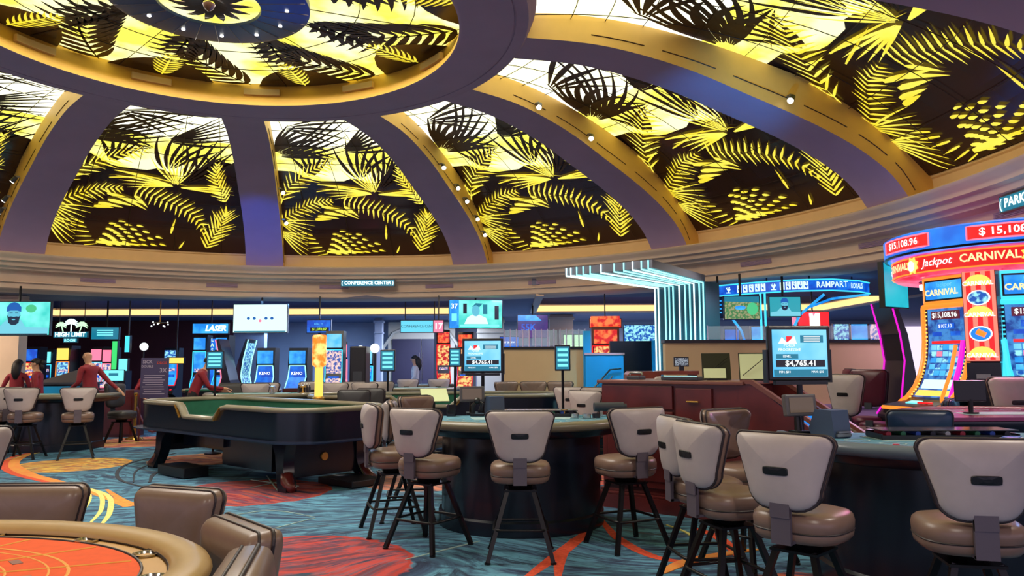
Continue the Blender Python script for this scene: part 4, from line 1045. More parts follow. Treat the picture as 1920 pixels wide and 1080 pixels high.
b=MB(); b.box(((x2+x3)/2,15.9,.98),(x3-x2,.2,1.96)); b.build('dark_panel',M['navy'],t)
b=MB(); b.box((X(1228,15.85),15.85,.98),(.14,.2,1.98)); b.build('end_post',M['bluewall'],t)
b=MB(); b.tube([(X(1112,15),15.1,1.0),(X(1145,15),15.1,1.38),(X(1166,15),15.1,1.40)],.018,6); b.tube([(X(1122,15),15.15,.9),(X(1150,15),15.15,1.25)],.012,6); b.build('handrail',M['navy'],t,smooth=True)
spot('stair_blue_light',(2.0,14.0,2.6),(2.2,15.4,1.0),60,(.1,.6,1),80)
# ---------------------------------------------------------------- back wall features
def colm(px,D,w_,mt,z1=3.05,nm='trim_30'):
    b=MB(); b.box((X(px,D),D,z1/2),(w_,.3,z1)); b.box((X(px,D),D-.02,z1-.12),(w_+.08,.36,.08)); b.box((X(px,D),D-.02,z1-.5),(w_+.05,.34,.04)); return struct(b.build(nm,mt))
colm(1053,24.5,.75,M['cornice'],nm='trim_31'); colm(18,17.0,.52,M['cornice'],nm='trim_32'); colm(710,26,.25,M['greywall'],nm='trim_33'); colm(468,25,1.0,M['greywall'],nm='trim_34'); colm(920,26,.9,M['cream'],nm='trim_35')
b=MB(); b.box((X(670,26.5),26.5,1.5),(1.2,.1,1.3)); struct(b.build('trim_36',M['ceil']))
# double door with arch
D=27.5; xd=X(790,D)
wd=MB(); wd.box((xd,D+.1,1.5),(2.4,.2,3.0)); struct(wd.build('trim_37',M['cream']))
dr=bpy.data.objects.new('door_1',None); COL.objects.link(dr); dr.location=(xd,D-.06,0); struct(dr)
M['door']=mat('dark_door_paint',(54,44,60),.4,var=.1,scale=3)
for s in (-1,1):
    b=MB(); b.box((s*.52,0,1.2),(1.02,.06,2.38),bev=.01); lf=b.build('door_leaf',M['door'],dr)
    b=MB(); b.cyl((s*.06,-.06,.95),(s*.06,-.06,1.9),.015,.015,6); b.build('door_handle',M['chrome'],lf)
b=MB(); b.tube([(-1.45,-.02,0),(-1.45,-.02,1.6),(-1.35,-.02,2.1),(-1.0,-.02,2.6),(-.5,-.02,2.82),(0,-.02,2.88),(.5,-.02,2.82),(1.0,-.02,2.6),(1.35,-.02,2.1),(1.45,-.02,1.6),(1.45,-.02,0)],.06,6); b.build('arch_moulding',M['cream'],dr)
t=thing('hanging_sign','pale cyan hanging sign reading CONFERENCE CENTER in front of the double doors','sign',X(787,21,612),21,Z(612,21,787))
b=MB(); b.box((0,0,0),(1.06,.08,.35)); b.build('sign_case',M['steel_dark'],t); b=MB(); b.box((0,-.045,0),(1.02,.01,.31)); b.build('lit_face',M['e_sky_pale'] if 'e_sky_pale' in M else E('sky_pale',(100,205,232),.95),t)
text('CONFERENCE CENTER',.10,M['e_dark_screen'],t,(0,-.055,0),xs=.98)
b=MB(); b.cyl((-.4,0,.17),(-.4,0,1.0),.015,.015,6); b.cyl((.4,0,.17),(.4,0,1.0),.015,.015,6); b.build('hanger_rods',M['black'],t)
# ---------------------------------------------------------------- televisions
def tv(px,py,D,wpx,hpx,rot,label,face,mt,drop=True,tilt=0):
    x,z=at(px,py,D); w_=wpx/FOC*D/max(.35,math.cos(rot)); h_=hpx/FOC*D
    t=thing('hanging_television',label,'television',x,D,z,rot)
    b=MB(); b.box((0,.04,0),(w_+.03,.08,h_+.03)); b.build('cabinet',M['black'],t)
    b=MB(); b.box((0,-.003,0),(w_,.006,h_)); s_=b.build('screen',mt,t)
    if drop:
        b=MB(); b.cyl((0,.10,0),(0,.10,ceil_at(x,D)-z),.022,.022,8); b.box((0,.10,0),(.2,.06,.2)); b.build('ceiling_pole',M['blackm'],t)
    face(s_,w_,h_); return t
def shape(par,pts,mt,y,nm): b=MB(); b.prism(pts,y,y-.002,'y'); return b.build(nm,mt,par)
def ell(cx,cz,rx,rz,n=18): return [(cx+rx*math.cos(2*PI*k/n),cz+rz*math.sin(2*PI*k/n)) for k in range(n)]
E('tv_skin',(90,180,205),.95); E('tv_cap',(16,90,170),.9); E('tv_beard',(12,40,64),.8); E('tv_shirt',(110,196,214),.95); E('tv_bg',(120,235,225),1.0,(60,200,190),1.5); E('tv_white',(210,252,246),1.02); E('tv_green',(70,190,130),.9)
def man_face(s_,w_,h_,cx=-.18,k=1.0):
    def P(pts): return [(cx*w_+x*h_*k,z*h_*k) for x,z in pts]
    shape(s_,[(-w_*.49,-h_*.49),(w_*.49,-h_*.49),(w_*.49,-h_*.28),(cx*w_+h_*.35,-h_*.26),(cx*w_+h_*.22,-h_*.05),(cx*w_-h_*.22,-h_*.05),(max(-w_*.49,cx*w_-h_*.40),-h_*.24),(-w_*.49,-h_*.3)],M['e_tv_shirt'],-.008,'shirt_picture')
    shape(s_,P(ell(0,.12,.19,.26)),M['e_tv_skin'],-.010,'face_picture')
    shape(s_,P([(-.20,.10),(-.17,-.02),(-.15,-.13),(-.06,-.20),(.06,-.20),(.15,-.13),(.17,-.02),(.20,.10),(.15,.05),(.08,.06),(0,.045),(-.08,.06),(-.15,.05)]),M['e_tv_beard'],-.012,'beard_picture')
    shape(s_,P([(-.21,.20),(-.21,.34),(-.12,.46),(.0,.49),(.12,.46),(.21,.34),(.21,.20),(.1,.235),(-.1,.235)]),M['e_tv_cap'],-.013,'cap_picture')
    for e in (-1,1): shape(s_,P([(e*.08-.045,.155),(e*.08+.045,.155),(e*.08+.045,.175),(e*.08-.045,.175)]),M['e_tv_beard'],-.014,'eye_picture')
    shape(s_,P(ell(0,-.035,.055,.018,10)),M['e_tv_skin'],-.014,'mouth_picture')
def face1(s_,w_,h_):
    shape(s_,ell(w_*.22,h_*.30,w_*.08,h_*.12),M['e_tv_green'],-.006,'leaf_picture'); shape(s_,ell(-w_*.47,h_*.12,w_*.03,h_*.2),M['e_tv_green'],-.006,'leaf_picture')
    man_face(s_,w_,h_,-.03); shape(s_,[(-w_*.5,-h_*.5),(w_*.48,-h_*.5),(w_*.48,-h_*.46),(-w_*.5,-h_*.46)],M['e_dark_screen'],-.016,'ticker_picture')
tv(30,597,15.2,122,62,.06,'big hanging television at the left edge showing a bearded man in a blue cap',face1,M['e_tv_bg'])
def face2(s_,w_,h_):
    for k,(u,v) in enumerate([(-.22,0),(-.11,0),(.0,-.09),(.11,.0),(.22,.0)]): shape(s_,ell(u*w_,v*h_,.030*w_,.052*h_),M['e_tv_cap'] if k!=2 else M['e_pink_glow'],-.008,'ball_picture')
    shape(s_,[(-w_*.48,-h_*.49),(w_*.48,-h_*.49),(w_*.48,-h_*.45),(-w_*.48,-h_*.45)],M['e_teal_panel'],-.008,'ticker_picture')
tv(488,597,17.7,101,52,-.02,'hanging television with a pale screen and five small balls',face2,M['e_tv_white'])
def face3(s_,w_,h_):
    shape(s_,[(-w_*.5,-h_*.5),(-w_*.32,-h_*.5),(-w_*.32,h_*.5),(-w_*.5,h_*.5)],M['e_blue_screen'],-.006,'score_column_picture'); text('37',h_*.24,M['e_white_glow'],s_,(-w_*.41,-.010,h_*.28),bold=.03)
    shape(s_,[(-w_*.46,-h_*.25),(-w_*.36,-h_*.25),(-w_*.36,h_*.02),(-w_*.46,h_*.02)],M['e_cyan_screen'],-.009,'box_picture')
    shape(s_,[(-w_*.22,-h_*.36),(w_*.24,-h_*.36),(w_*.2,-h_*.14),(w_*.07,-h_*.02),(-w_*.07,-h_*.02),(-w_*.16,-h_*.12)],M['e_tv_white'],-.008,'shirt_picture')
    shape(s_,ell(0,h_*.12,w_*.075,h_*.20),M['e_tv_skin'],-.010,'face_picture')
    shape(s_,[(-w_*.01-w_*.06,h_*.26),(w_*.07,h_*.26),(w_*.13,h_*.38),(-w_*.0,h_*.40)],M['e_teal_panel'],-.007,'picture_frame')
    shape(s_,[(w_*.14,h_*.0),(w_*.22,h_*.0),(w_*.22,h_*.35),(w_*.14,h_*.35)],M['e_teal_panel'],-.007,'shelf_picture'); shape(s_,[(-w_*.24,h_*.02),(-w_*.17,h_*.02),(-w_*.17,h_*.38),(-w_*.24,h_*.38)],M['e_dark_screen'],-.007,'bottle_picture')
    shape(s_,[(w_*.36,-h_*.2),(w_*.44,-h_*.2),(w_*.44,h_*.3),(w_*.36,h_*.3)],M['e_dark_screen'],-.007,'banner_picture')
    shape(s_,[(-w_*.3,-h_*.46),(w_*.45,-h_*.46),(w_*.45,-h_*.38),(-w_*.3,-h_*.38)],M['e_cyan_screen'],-.011,'ticker_picture')
tv(892,589,17.9,98,52,.10,'hanging television with a score column reading 37 beside a seated man',face3,M['e_tv_bg'])
t=bpy.data.objects[-1] if False else None
def face4(s_,w_,h_):
    shape(s_,[(-w_*.5,-h_*.5),(w_*.5,-h_*.5),(w_*.5,h_*.22),(-w_*.5,h_*.28)],emi('field_green_screen',(60,120,70),.9,(150,150,110),26,2),-.006,'crowd_picture')
    shape(s_,ell(w_*.30,-h_*.05,w_*.16,h_*.28),M['e_tv_green'],-.008,'green_picture'); shape(s_,ell(-w_*.05,h_*.0,w_*.16,h_*.10),M['e_blue_screen'],-.008,'pond_picture')
tv(1391,577,13.6,64,42,-.05,'television under the blue card sign showing a green outdoor crowd scene',face4,M['e_teal_panel'])
tv(1472,575,13.6,58,36,.03,'television under the blue card sign showing a bearded man on teal',lambda s_,w_,h_:man_face(s_,w_,h_,-.02,.95),E('teal_bg',(40,160,175),.85))
tv(1343,577,14.0,22,36,-.6,'narrow angled television left of the green crowd screen',lambda s_,w_,h_:[shape(s_,[(-w_*.4,h_*(.3-.2*k)),(w_*.4,h_*(.3-.2*k)),(w_*.4,h_*(.38-.2*k)),(-w_*.4,h_*(.38-.2*k))],M['e_blue_screen'],-.006,'text_picture') for k in range(4)],M['e_dark_screen'])
tv(1680,535,10.6,62,82,.55,'angled teal hanging television left of the carnival slot bank',lambda s_,w_,h_:shape(s_,ell(w_*.2,h_*.2,w_*.16,h_*.14),M['e_tv_green'],-.006,'ball_picture'),E('teal_tv',(20,165,190),.85,(40,190,210),1.5))
tv(197,625,19.0,48,22,.1,'small cyan television beside the palm tree sign',lambda s_,w_,h_:[shape(s_,[(-w_*.3,h_*(.2-.2*k)),(w_*.3,h_*(.2-.2*k)),(w_*.3,h_*(.3-.2*k)),(-w_*.3,h_*(.3-.2*k))],M['e_cyan_screen'],-.006,'text_picture') for k in range(3)],M['e_teal_panel'])
tv(999,612,20.0,56,42,.0,'dark purple wall screen left of the tan column',lambda s_,w_,h_:[shape(s_,[(-w_*.5,h_*.25),(w_*.3,h_*.25),(w_*.1,h_*.5),(-w_*.5,h_*.5)],M['e_blue_screen'],-.006,'banner_picture'),text('55K',h_*.4,M['e_deep_blue_screen'],s_,(-w_*.15,-.008,-h_*.05),bold=.02)],E('purple_screen',(44,30,110),.8,(80,30,120),2))
# ---------------------------------------------------------------- high limit palm sign
x,z=at(133,622,18.5); t=thing('palm_neon_sign','glowing HIGH LIMIT ROOM sign topped by three palm trees','sign',x,18.5,z)
b=MB(); b.box((0,.02,-.07),(.82,.06,.15)); b.box((0,.02,-.21),(.34,.06,.11)); b.build('sign_case',M['charcoal'],t)
b=MB(); b.box((0,-.015,-.07),(.80,.01,.13)); b.box((0,-.015,-.21),(.32,.01,.09)); b.build('lit_face',M['e_teal_panel'],t)
text('HIGH LIMIT',.145,M['e_neon_white'],t,(0,-.025,-.07),bold=.03); text('ROOM',.09,M['e_neon_cyan'],t,(0,-.025,-.21),bold=.02)
for cx,cz,s_ in [(-.24,.16,.8),(0,.21,1.1),(.26,.16,.9)]:
    b=MB(); b.tube([(cx*.8,0,.0),(cx,0,cz)],.014,5)
    for k in range(9):
        a=math.radians(-20+27*k); b.tube([(cx,0,cz),(cx+.10*s_*math.cos(a),-.005,cz+.09*s_*math.sin(a)),(cx+.17*s_*math.cos(a),-.008,cz+.13*s_*math.sin(a)-.05*s_)],[.016,.02,.004],5)
    b.build('palm_tree',M['e_neon_white'] if cx==0 else M['e_palm'] if 'e_palm' in M else E('palm',(190,235,190),1.1),t)
b=MB(); b.cyl((-.3,.03,.0),(-.3,.03,.72),.01,.01,6); b.cyl((.3,.03,.0),(.3,.03,.72),.01,.01,6); b.build('hanger_rods',M['black'],t)
# ---------------------------------------------------------------- slot machines
def slot(px,D,wpx,ytop,rot,label,main,top,trim,body='black',topper=None,tt=None,mtxt=None,group=None,keno=False):
    x,ztop=at(px,ytop,D); w_=wpx/FOC*D; 
    t=thing('slot_machine',label,'slot machine',x,D,0,rot,group)
    H=ztop; y0=.0
    b=MB(); b.prism([(.5,0),(.5,H),(.12,H),(.05,H-.35),(.10,H-.75 if H>1.5 else H*.6),(-.05,.88),(-.28,.80),(-.30,.72),(-.05,.66),(-.05,0)],-w_/2,w_/2,'x'); b.build('cabinet',M[body],t)
    b=MB(); b.box((0,-.16,.825),(w_*.92,.22,.02),rx=.3); dk=b.build('button_deck',M['charcoal'],t)
    for k in range(3): b=MB(); b.box((-w_*.25+k*w_*.25,-.18,.84),(w_*.12,.05,.012),rx=.3); b.build('button',M[trim],dk)
    b=MB()
    zt2=H-.06; zm=H-.42 if H>1.5 else H-.1
    n=7
    if keno: L=[[(sx*w_*(.46 if j<3 else .46-.06*(j-3)/3),.09-.0*j-.22*max(0,(3-j))/3,.95+(zm-.95)*j/6) for sx in(-1,1)] for j in range(n)]
    else: L=[[(sx*w_*.42,.06-.14*max(0,(2-j))/2 if j<2 else .075+.01,.95+(zm-.95)*j/6) for sx in(-1,1)] for j in range(n)]
    rows=[[b.v((p[0],p[1]-.03,p[2])) for p in r] for r in L]
    for A_,B_ in zip(rows,rows[1:]): b.face([A_[0],A_[1],B_[1],B_[0]])
    ms=b.build('main_screen',M[main],t)
    if zt2-zm>.1:
        b=MB(); b.box((0,.03,(zt2+zm)/2+.02),(w_*.84,.02,zt2-zm-.06)); ts_=b.build('top_screen',M[top],t)
        if tt: text(tt,.11*w_/.6,M['e_white_glow'],ts_,(0,.012,(zt2+zm)/2+.02),bold=.02)
    b=MB()
    path=[(-p[0][0]*0-w_*.47*(abs(p[0][0])/(w_*.46) if keno else 1),p[0][1]-.045,p[0][2]) for p in L]
    path2=[(-q[0],q[1],q[2]) for q in path]
    b.tube(path,.012,5); b.tube(path2,.012,5); b.tube([path[-1],path2[-1]],.012,5); b.tube([path[0],path2[0]],.012,5) ; b.build('edge_light',M[trim],t)
    if mtxt: 
        for k,s in enumerate(mtxt): text(s,.13*w_/.6,M['e_white_glow'],ms,(0,.03,zm-.18-.13*k),bold=.02)
    else:
        for k in range(3): b=MB(); b.box((0,.035 if k else .04,1.05+k*.16 if zm>1.45 else .98+k*.1),(w_*.62,.012,.07)); b.build('reel_row',M[['e_white_glow','e_deep_blue_screen','e_mosaic_screen'][k%3]],ms)
    if topper:
        b=MB(); b.box((0,.15,H+.12),(w_*1.05,.10,.22),bev=.01); tp_=b.build('topper',M[topper],t)
    return t
SL='slot machines along the back of the room'
for a_ in [(57,20,27,650,.1,'slot machine with a round gold and pink screen beside the left column','mosaic_warm','deep_blue_screen','e_red_screen'),
    (85,21,22,655,.0,'slim slot machine with a cyan top panel left of the gold one','dark_screen','cyan_screen','e_cyan_trim'),
    (117,20,26,648,-.05,'slot machine with yellow top and white reels under the palm sign','mosaic_cool','gold_glow','e_orange_glow'),
    (180,20.5,22,650,.0,'slot machine with pale top directly right of the bald man','mosaic_screen','pink_glow','e_cyan_trim'),
    (200,19.5,18,651,.0,'slot machine of stacked white and pink panels left of the green column','mosaic_screen','pink_glow','e_pink_glow'),
    (320,21,26,652,.1,'slot machine with a blue wheel and red edge right of the menu board','blue_screen','mosaic_cool','e_red_screen'),
    (374,19.3,25,628,.05,'left of two blue slot machines below the wide blue sign','blue_screen','blue_screen','e_cyan_trim'),
    (414,19.3,25,628,-.05,'right of two blue slot machines below the wide blue sign','blue_screen','blue_screen','e_cyan_trim'),
    (626,16.8,33,620,.05,'cyan framed slot machine with white reels right of the orange lantern','mosaic_screen','sky_screen','e_cyan_trim'),
    (646,17.8,12,640,.3,'narrow pink edged slot machine right of the cyan framed one','pink_glow','pink_glow','e_pink_glow'),
    (690,17.6,18,652,.0,'small blue slot machine with a round white lamp above','blue_screen','sky_screen','e_cyan_trim'),
    (832,21.6,26,618,.25,'left red slot machine below the television reading 37','mosaic_warm','red_slot','e_red_screen'),
    (872,18.6,30,622,-.1,'right red slot machine below the television reading 37','mosaic_warm','red_slot','e_red_screen')]:
    slot(*a_[:5],a_[5],'e_'+a_[6],'e_'+a_[7],a_[8],group=SL)
slot(1135,16.6,52,612,-.1,'red and yellow slot machine standing above the blue stairs','e_mosaic_warm','e_red_slot','e_red_screen',body='cherry',topper='e_red_slot',group=SL)
slot(497,18.0,34,652,.05,'left blue KENO slot machine with glowing cyan outline','e_deep_blue_screen','e_blue_screen','e_neon_cyan',mtxt=['KENO'],keno=True,group=SL)
slot(557,18.0,36,652,-.05,'right blue KENO slot machine with glowing cyan outline','e_deep_blue_screen','e_blue_screen','e_neon_cyan',mtxt=['KENO'],keno=True,group=SL)
def curved(px,D,wpx,ytop,flip,label,edge,scr='e_mosaic_cool'):
    # slim curved cabinet seen from the side, leaning away at the top
    x,H=at(px,ytop,D); t=thing('slot_machine',label,'slot machine',x,D,0,0 if flip>0 else PI,SL)
    pr=[(.10,H),(.16,H-.02),(.05,H-.5),(.0,H-.9),(.10,.8),(.16,.72),(.16,0),(-.30,0),(-.30,.9),(-.18,1.15),(-.06,H-.5)]
    b=MB(); b.prism([(-p[0],p[1]) for p in pr],-.3,.3,'y'); b.build('cabinet',M['navy'],t)
    for yy in(-.31,.31): b=MB(); b.tube([(-p[0]-.01,yy,p[1]) for p in pr[1:6]],.014,5); b.build('edge_light',M[edge],t)
    b=MB(); b.prism([(-.158,H-.1),(-.045,H-.5),(.005,H-.9),(-.10,.82),(-.105,.82),(0.0,H-.9),(-.05,H-.5),(-.163,H-.1)],-.27,.27,'y'); b.build('screen',M[scr],t)
    return t
curved(427,18.2,20,636,1,'left of two curved black slot machines standing back to back','e_pink_glow'); curved(461,19.1,20,636,-1,'right of two curved black slot machines standing back to back','e_neon_cyan')
curved(1672,11.6,40,565,1,'tall dark curved slot machine with blue and magenta edges left of the carnival bank','e_magenta_glow','e_black_panel')
def signbox(px,py,D,wpx,hpx,label,mt,txt=None,size=.1,tm='e_white_glow',rot=0,cat='sign',legs=None,name='lit_sign',down=0,case='black'):
    x,z=at(px,py,D); w_=wpx/FOC*D; h_=hpx/FOC*D
    t=thing(name,label,cat,x,D,z-down,rot)
    b=MB(); b.box((0,.03,down),(w_+.03,.08,h_+.03)); b.build('sign_case',M[case],t)
    b=MB(); b.box((0,-.015,down),(w_,.01,h_)); f=b.build('lit_face',M[mt],t)
    if txt: text(txt,size,M[tm],f,(0,-.026,down),bold=.025)
    if name in('lit_screen','light_column') or cat=='slot machine':
        b=MB(); b.box((0,.1,(-z)+(z-h_/2)/2),(w_*.9,.3,z-h_/2)); b.build('cabinet_base',M['navy'],t)
    else:
        b=MB(); hh=ceil_at(x,D)-z; b.box((0,.05,hh/2),(.025,.025,hh)); b.build('ceiling_hanger',M['black'],t)
    return t,w_,h_,f
t,w_,h_,f=signbox(395,616,19.2,66,18,'wide blue sign with white italic word LASER over the blue slot machines','e_blue_screen'); text('LASER',.19,M['e_neon_white'],f,(.13,-.026,0),bold=.04,shear=.25)
b=MB(); b.box((0,.2,-1.05),(.09,.1,1.6)); b.build('centre_column',M['e_deep_blue_screen'],t)
for k,c in enumerate('LASER'): text(c,.12,M['e_palm'],t,(0,.14,-.28-k*.13),bold=.03)
t,w_,h_,f=signbox(598,612,17.9,44,23,'blue jackpot sign reading $1,070.07 above the orange lantern','e_deep_blue_screen'); b=MB(); b.box((.02,-.024,-.07),(w_*.8,.006,.09)); b.build('digit_panel',M['e_black_panel'],f); text('$1,070.07',.085,M['e_lime_digits'],f,(.02,-.034,-.07),bold=.02); text('REAL 7S',.06,M['e_sky_screen'],f,(0,-.026,.05))
b=MB(); b.cyl((0,.05,-.13),(0,.05,-1.2),.03,.03,6); b.build('pole',M['black'],t)
t,w_,h_,f=signbox(215,666,19.2,9,52,'tall narrow green glowing column between slot machines at left','e_green_glow',name='light_column')
t,w_,h_,f=signbox(231,684,19.0,16,22,'small white and cyan screen right of the green column','e_cyan_screen',cat='screen',name='lit_screen')
t,w_,h_,f=signbox(239,645,18.5,8,30,'narrow upright cyan panel above the small white screen','e_cyan_trim',name='lit_sign')
t,w_,h_,f=signbox(329,676,19.4,31,10,'oval yellow and pink lit sign behind the menu board','e_gold_glow',name='lit_sign')
t,w_,h_,f=signbox(822,612,17.8,18,22,'pink lit sign with the number 17 left of the television reading 37','e_pink_glow','17',.2)
t,w_,h_,f=signbox(1135,606,17.0,58,16,'red and white flame sign over the red slot machine above the stairs','e_mosaic_red' if 0 else 'e_red_slot')
t,w_,h_,f=signbox(1200,625,17.5,60,30,'blue lit screen with white figures left of the neon pillar','e_mosaic_cool',cat='screen',name='lit_screen')
t,w_,h_,f=signbox(955,642,18.5,34,20,'small blue screen just above the left tan wall','e_deep_blue_screen','37 SHOW',.06,cat='screen',name='lit_screen')
t,w_,h_,f=signbox(1525,600,16.5,58,30,'red and white drum-shaped slot sign behind the big jackpot monitor','e_red_screen',name='lit_sign'); b=MB(); b.lathe([(.32,-.17),(.34,.15),(.30,.17)],20,c=(0,.3)); b.build('drum',M['e_pink_glow'],t); b=MB(); b.box((0.02,-.03,0),(.22,.01,.3)); b.build('white_panel',M['e_white_glow'],f)
t,w_,h_,f=signbox(1535,628,16.4,34,22,'white lit slot top just under the red drum sign','e_white_glow',cat='slot machine',name='slot_machine')
for px,wp,mt,l in [(1577,28,'e_mosaic_cool','blue slot screens behind the right tan wall, directly right of the red drum sign'),(1611,30,'e_blue_screen','bright blue slot screen behind the right tan wall, in the middle of its row'),(1642,22,'e_mosaic_screen','colourful slot screen behind the right tan wall, nearest the dark slot machine')]:
    signbox(px,627,15.5,wp,38,l,mt,cat='screen',name='lit_screen')
for px,l in [(1085,'green and white lit bottles screen behind the chrome railing, left one'),(1065,'green and white lit bottles screen behind the chrome railing, right one')]: signbox(px,640,17.5,16,24,l.replace('left one','right one') if px==1085 else l.replace('right one','left one'),'e_palm',cat='screen',name='lit_screen')
signbox(1372,632,15,26,28,'dim blue slot screen behind glass below the green crowd television','e_deep_blue_screen',cat='screen',name='lit_screen'); signbox(1418,630,15.2,18,34,'upright blue text screen left of the neon post','e_blue_screen',cat='screen',name='lit_screen')
# card sign with neon frame
t=thing('card_sign','long blue hanging sign with playing cards and the words RAMPART ROYALS','sign',0,0,0)
pts=[(1348,543,14.6),(1420,540,14.0),(1490,538,13.6),(1560,538,13.5),(1610,539,13.8),(1630,541,14.2)]
W3=[(at(a_,b_,d_)[0],d_,at(a_,b_,d_)[1]) for a_,b_,d_ in pts]
for (p,q) in zip(W3,W3[1:]):
    b=MB(); b.loft([[(p[0],p[1],2.78),(q[0],q[1],2.78),(q[0],q[1]+.08,2.78),(p[0],p[1]+.08,2.78)],[(p[0],p[1],2.97),(q[0],q[1],2.97),(q[0],q[1]+.08,2.97),(p[0],p[1]+.08,2.97)]]); b.build('sign_band',M['e_deep_blue_screen'],t)
for zz in (2.775,2.975): b=MB(); b.tube([(p[0],p[1]-.01,zz) for p in W3],.013,5); b.build('neon_edge',M['e_cyan_trim'],t)
def on_band(px): 
    for (a_,p),(c_,q) in zip(zip([k[0] for k in pts],W3),zip([k[0] for k in pts][1:],W3[1:])):
        if a_<=px<=c_: f=(px-a_)/(c_-a_); return (p[0]+(q[0]-p[0])*f,p[1]+(q[1]-p[1])*f-.03,2.875),math.atan2(q[1]-p[1],q[0]-p[0])
for g0 in (1386,1466):
    for k in range(5):
        P_,rz=on_band(g0+k*11); b=MB(); b.box(P_,(.085,.01,.14),rz=rz); cd=b.build('playing_card',M['e_tv_white'],t); text('AKQJT'[k],.06,M['e_deep_blue_screen'],cd,(P_[0],P_[1]-.01,2.915),rz=rz,bold=.02)
        b=MB(); b.M=Matrix.Translation((P_[0],P_[1]-.010,2.855)); b.prism([(0,-.03),(.028,.005),(.022,.022),(.008,.02),(0,.01),(-.008,.02),(-.022,.022),(-.028,.005)],-.002,0,'y'); b.build('heart_pip',M['e_deep_blue_screen'],cd)
for g0 in (1366,1450):
    P_,rz=on_band(g0); b=MB()
    for a_ in (-.7,-.25,.25,.7): b.tube([(P_[0]-.02*math.sin(a_),P_[1],2.82),(P_[0]+.06*math.sin(a_)*1.2,P_[1],2.87+.06*math.cos(a_))],.008,4)
    b.tube([(P_[0]-.05,P_[1],2.82),(P_[0]+.05,P_[1],2.82)],.008,4); b.build('crown_mark',M['e_tv_white'],t)
P_,rz=on_band(1559); text('RAMPART',.15,M['e_tv_white'],t,P_,rz=rz,bold=.015,xs=.80); P_,rz=on_band(1605); text('ROYALS',.135,M['e_tv_white'],t,P_,rz=rz,bold=.015,xs=.62)
for px in (1440,1520,1600): P_,rz=on_band(px); b=MB(); b.cyl((P_[0],P_[1]+.08,2.97),(P_[0],P_[1]+.08,3.05),.015,.015,6); b.build('hanger_rods',M['black'],t)
b=MB(); xn=X(1438,13.8); b.tube([(xn-.04,13.9,2.78),(xn-.04,13.9,0)],.02,5); b.tube([(xn+.04,13.9,2.78),(xn+.04,13.9,0)],.02,5); b.build('neon_post',M['e_cyan_trim'],t)
for pth in ([(1375,600,14.4),(1390,620,14.6),(1400,650,14.8)],[(1545,552,14),(1500,590,14.4),(1470,650,14.8)],[(1628,552,14.2),(1560,560,14.0),(1520,575,14.2)]):
    b=MB(); q=[]
    for a_,c_,d_ in pth: x,z=at(a_,c_,d_); q.append((x,d_,z))
    b.tube(q,.025,6); b.build('curved_arm',M['e_blue_screen'],t)
# orange lantern column
x,z=at(599,655,12.35); t=thing('lantern_column','glowing orange lantern on a bright gold stem behind the long craps table','lamp',x,12.35,0)
b=MB(); b.lathe([(.001,0),(.22,0),(.20,.06),(.12,.30),(.10,.98),(.07,1.0)],20); b.build('gold_base',M['gold'],t,smooth=True)
b=MB(); b.lathe([(.055,.97),(.065,1.0),(.065,1.46),(.055,1.47)],16); b.build('glowing_stem',M['e_gold_glow'],t,smooth=True)
b=MB(); b.lathe([(.06,1.46),(.11,1.50),(.115,1.95),(.10,1.98),(.001,1.99)],16); b.build('lantern_glass',E('lantern',(255,120,30),1.25,(255,215,120),7),t,smooth=True)
# pedestal displays
for px,py,D,wp,hp,l in [(853,670,12.2,18,30,'small cyan display on a pole left of the rear jackpot monitor'),(1055,671,11.2,24,42,'tall narrow cyan display on a pole in front of the left tan wall'),(727,676,15.0,24,36,'cyan display on a pole right of the small blue slot machine'),(403,675,13.2,28,30,'square cyan monitor on a pole before the bending dealer')]:
    x,z=at(px,py,D); t=thing('pole_display',l,'display',x,D,0)
    w_,h_=wp/FOC*D,hp/FOC*D
    b=MB(); b.cyl((0,.04,0),(0,.04,z-h_/2),.02,.02,8); b.lathe([(.001,0),(.14,0),(.14,.02),(.02,.04)],14,c=(0,.04)); b.build('pole',M['blackm'],t)
    b=MB(); b.box((0,.02,z),(w_+.04,.05,h_+.05),bev=.01); b.build('housing',M['navy'],t); b=MB(); b.box((0,-.01,z),(w_,.01,h_)); s_=b.build('screen',M['e_teal_panel'],t)
    for k in range(4): b=MB(); b.box((0,-.018,z+h_*(.36-.23*k)),(w_*.8,.006,h_*.12)); b.build('text_row',M['e_cyan_screen'],s_)
# white lamps, chandelier, fascia bits
for px,py,D,l,s in [(703,653,17.5,'round white lamp above the small blue slot machine',.11),(676,655,18,'left white lamp above the dark machine',.09),(270,650,19,'round lamp with red halo above the menu board',.10)]:
    x,z=at(px,py,D); t=thing('globe_lamp',l,'lamp',x,D,z); b=MB(); b.sphere((0,0,0),s,u=14,v=10); b.build('globe',M['e_white_glow'],t,smooth='all'); b=MB(); b.cyl((0,.0,-s),(0,0,-z),.02,.02,6); b.build('stem',M['black'],t)
x,z=at(300,606,20); t=thing('chandelier','small crystal chandelier hanging in the dark red high limit room','chandelier',x,20,z)
for k in range(9): a=k*2*PI/9; b=MB(); b.sphere((.20*math.cos(a),.2*math.sin(a),.02-.05*(k%3)),.022,u=8,v=6); b.build('crystal_lamp',M['e_white_glow'],t)
b=MB(); b.lathe([(.19,.0),(.21,.01),(.19,.02)],20); b.cyl((0,0,0),(0,0,ceil_at(x,20)-z),.012,.012,6); b.box((0,0,.01),(.4,.01,.01)); b.box((0,0,.01),(.01,.4,.01)); b.build('frame',M['gold'],t)
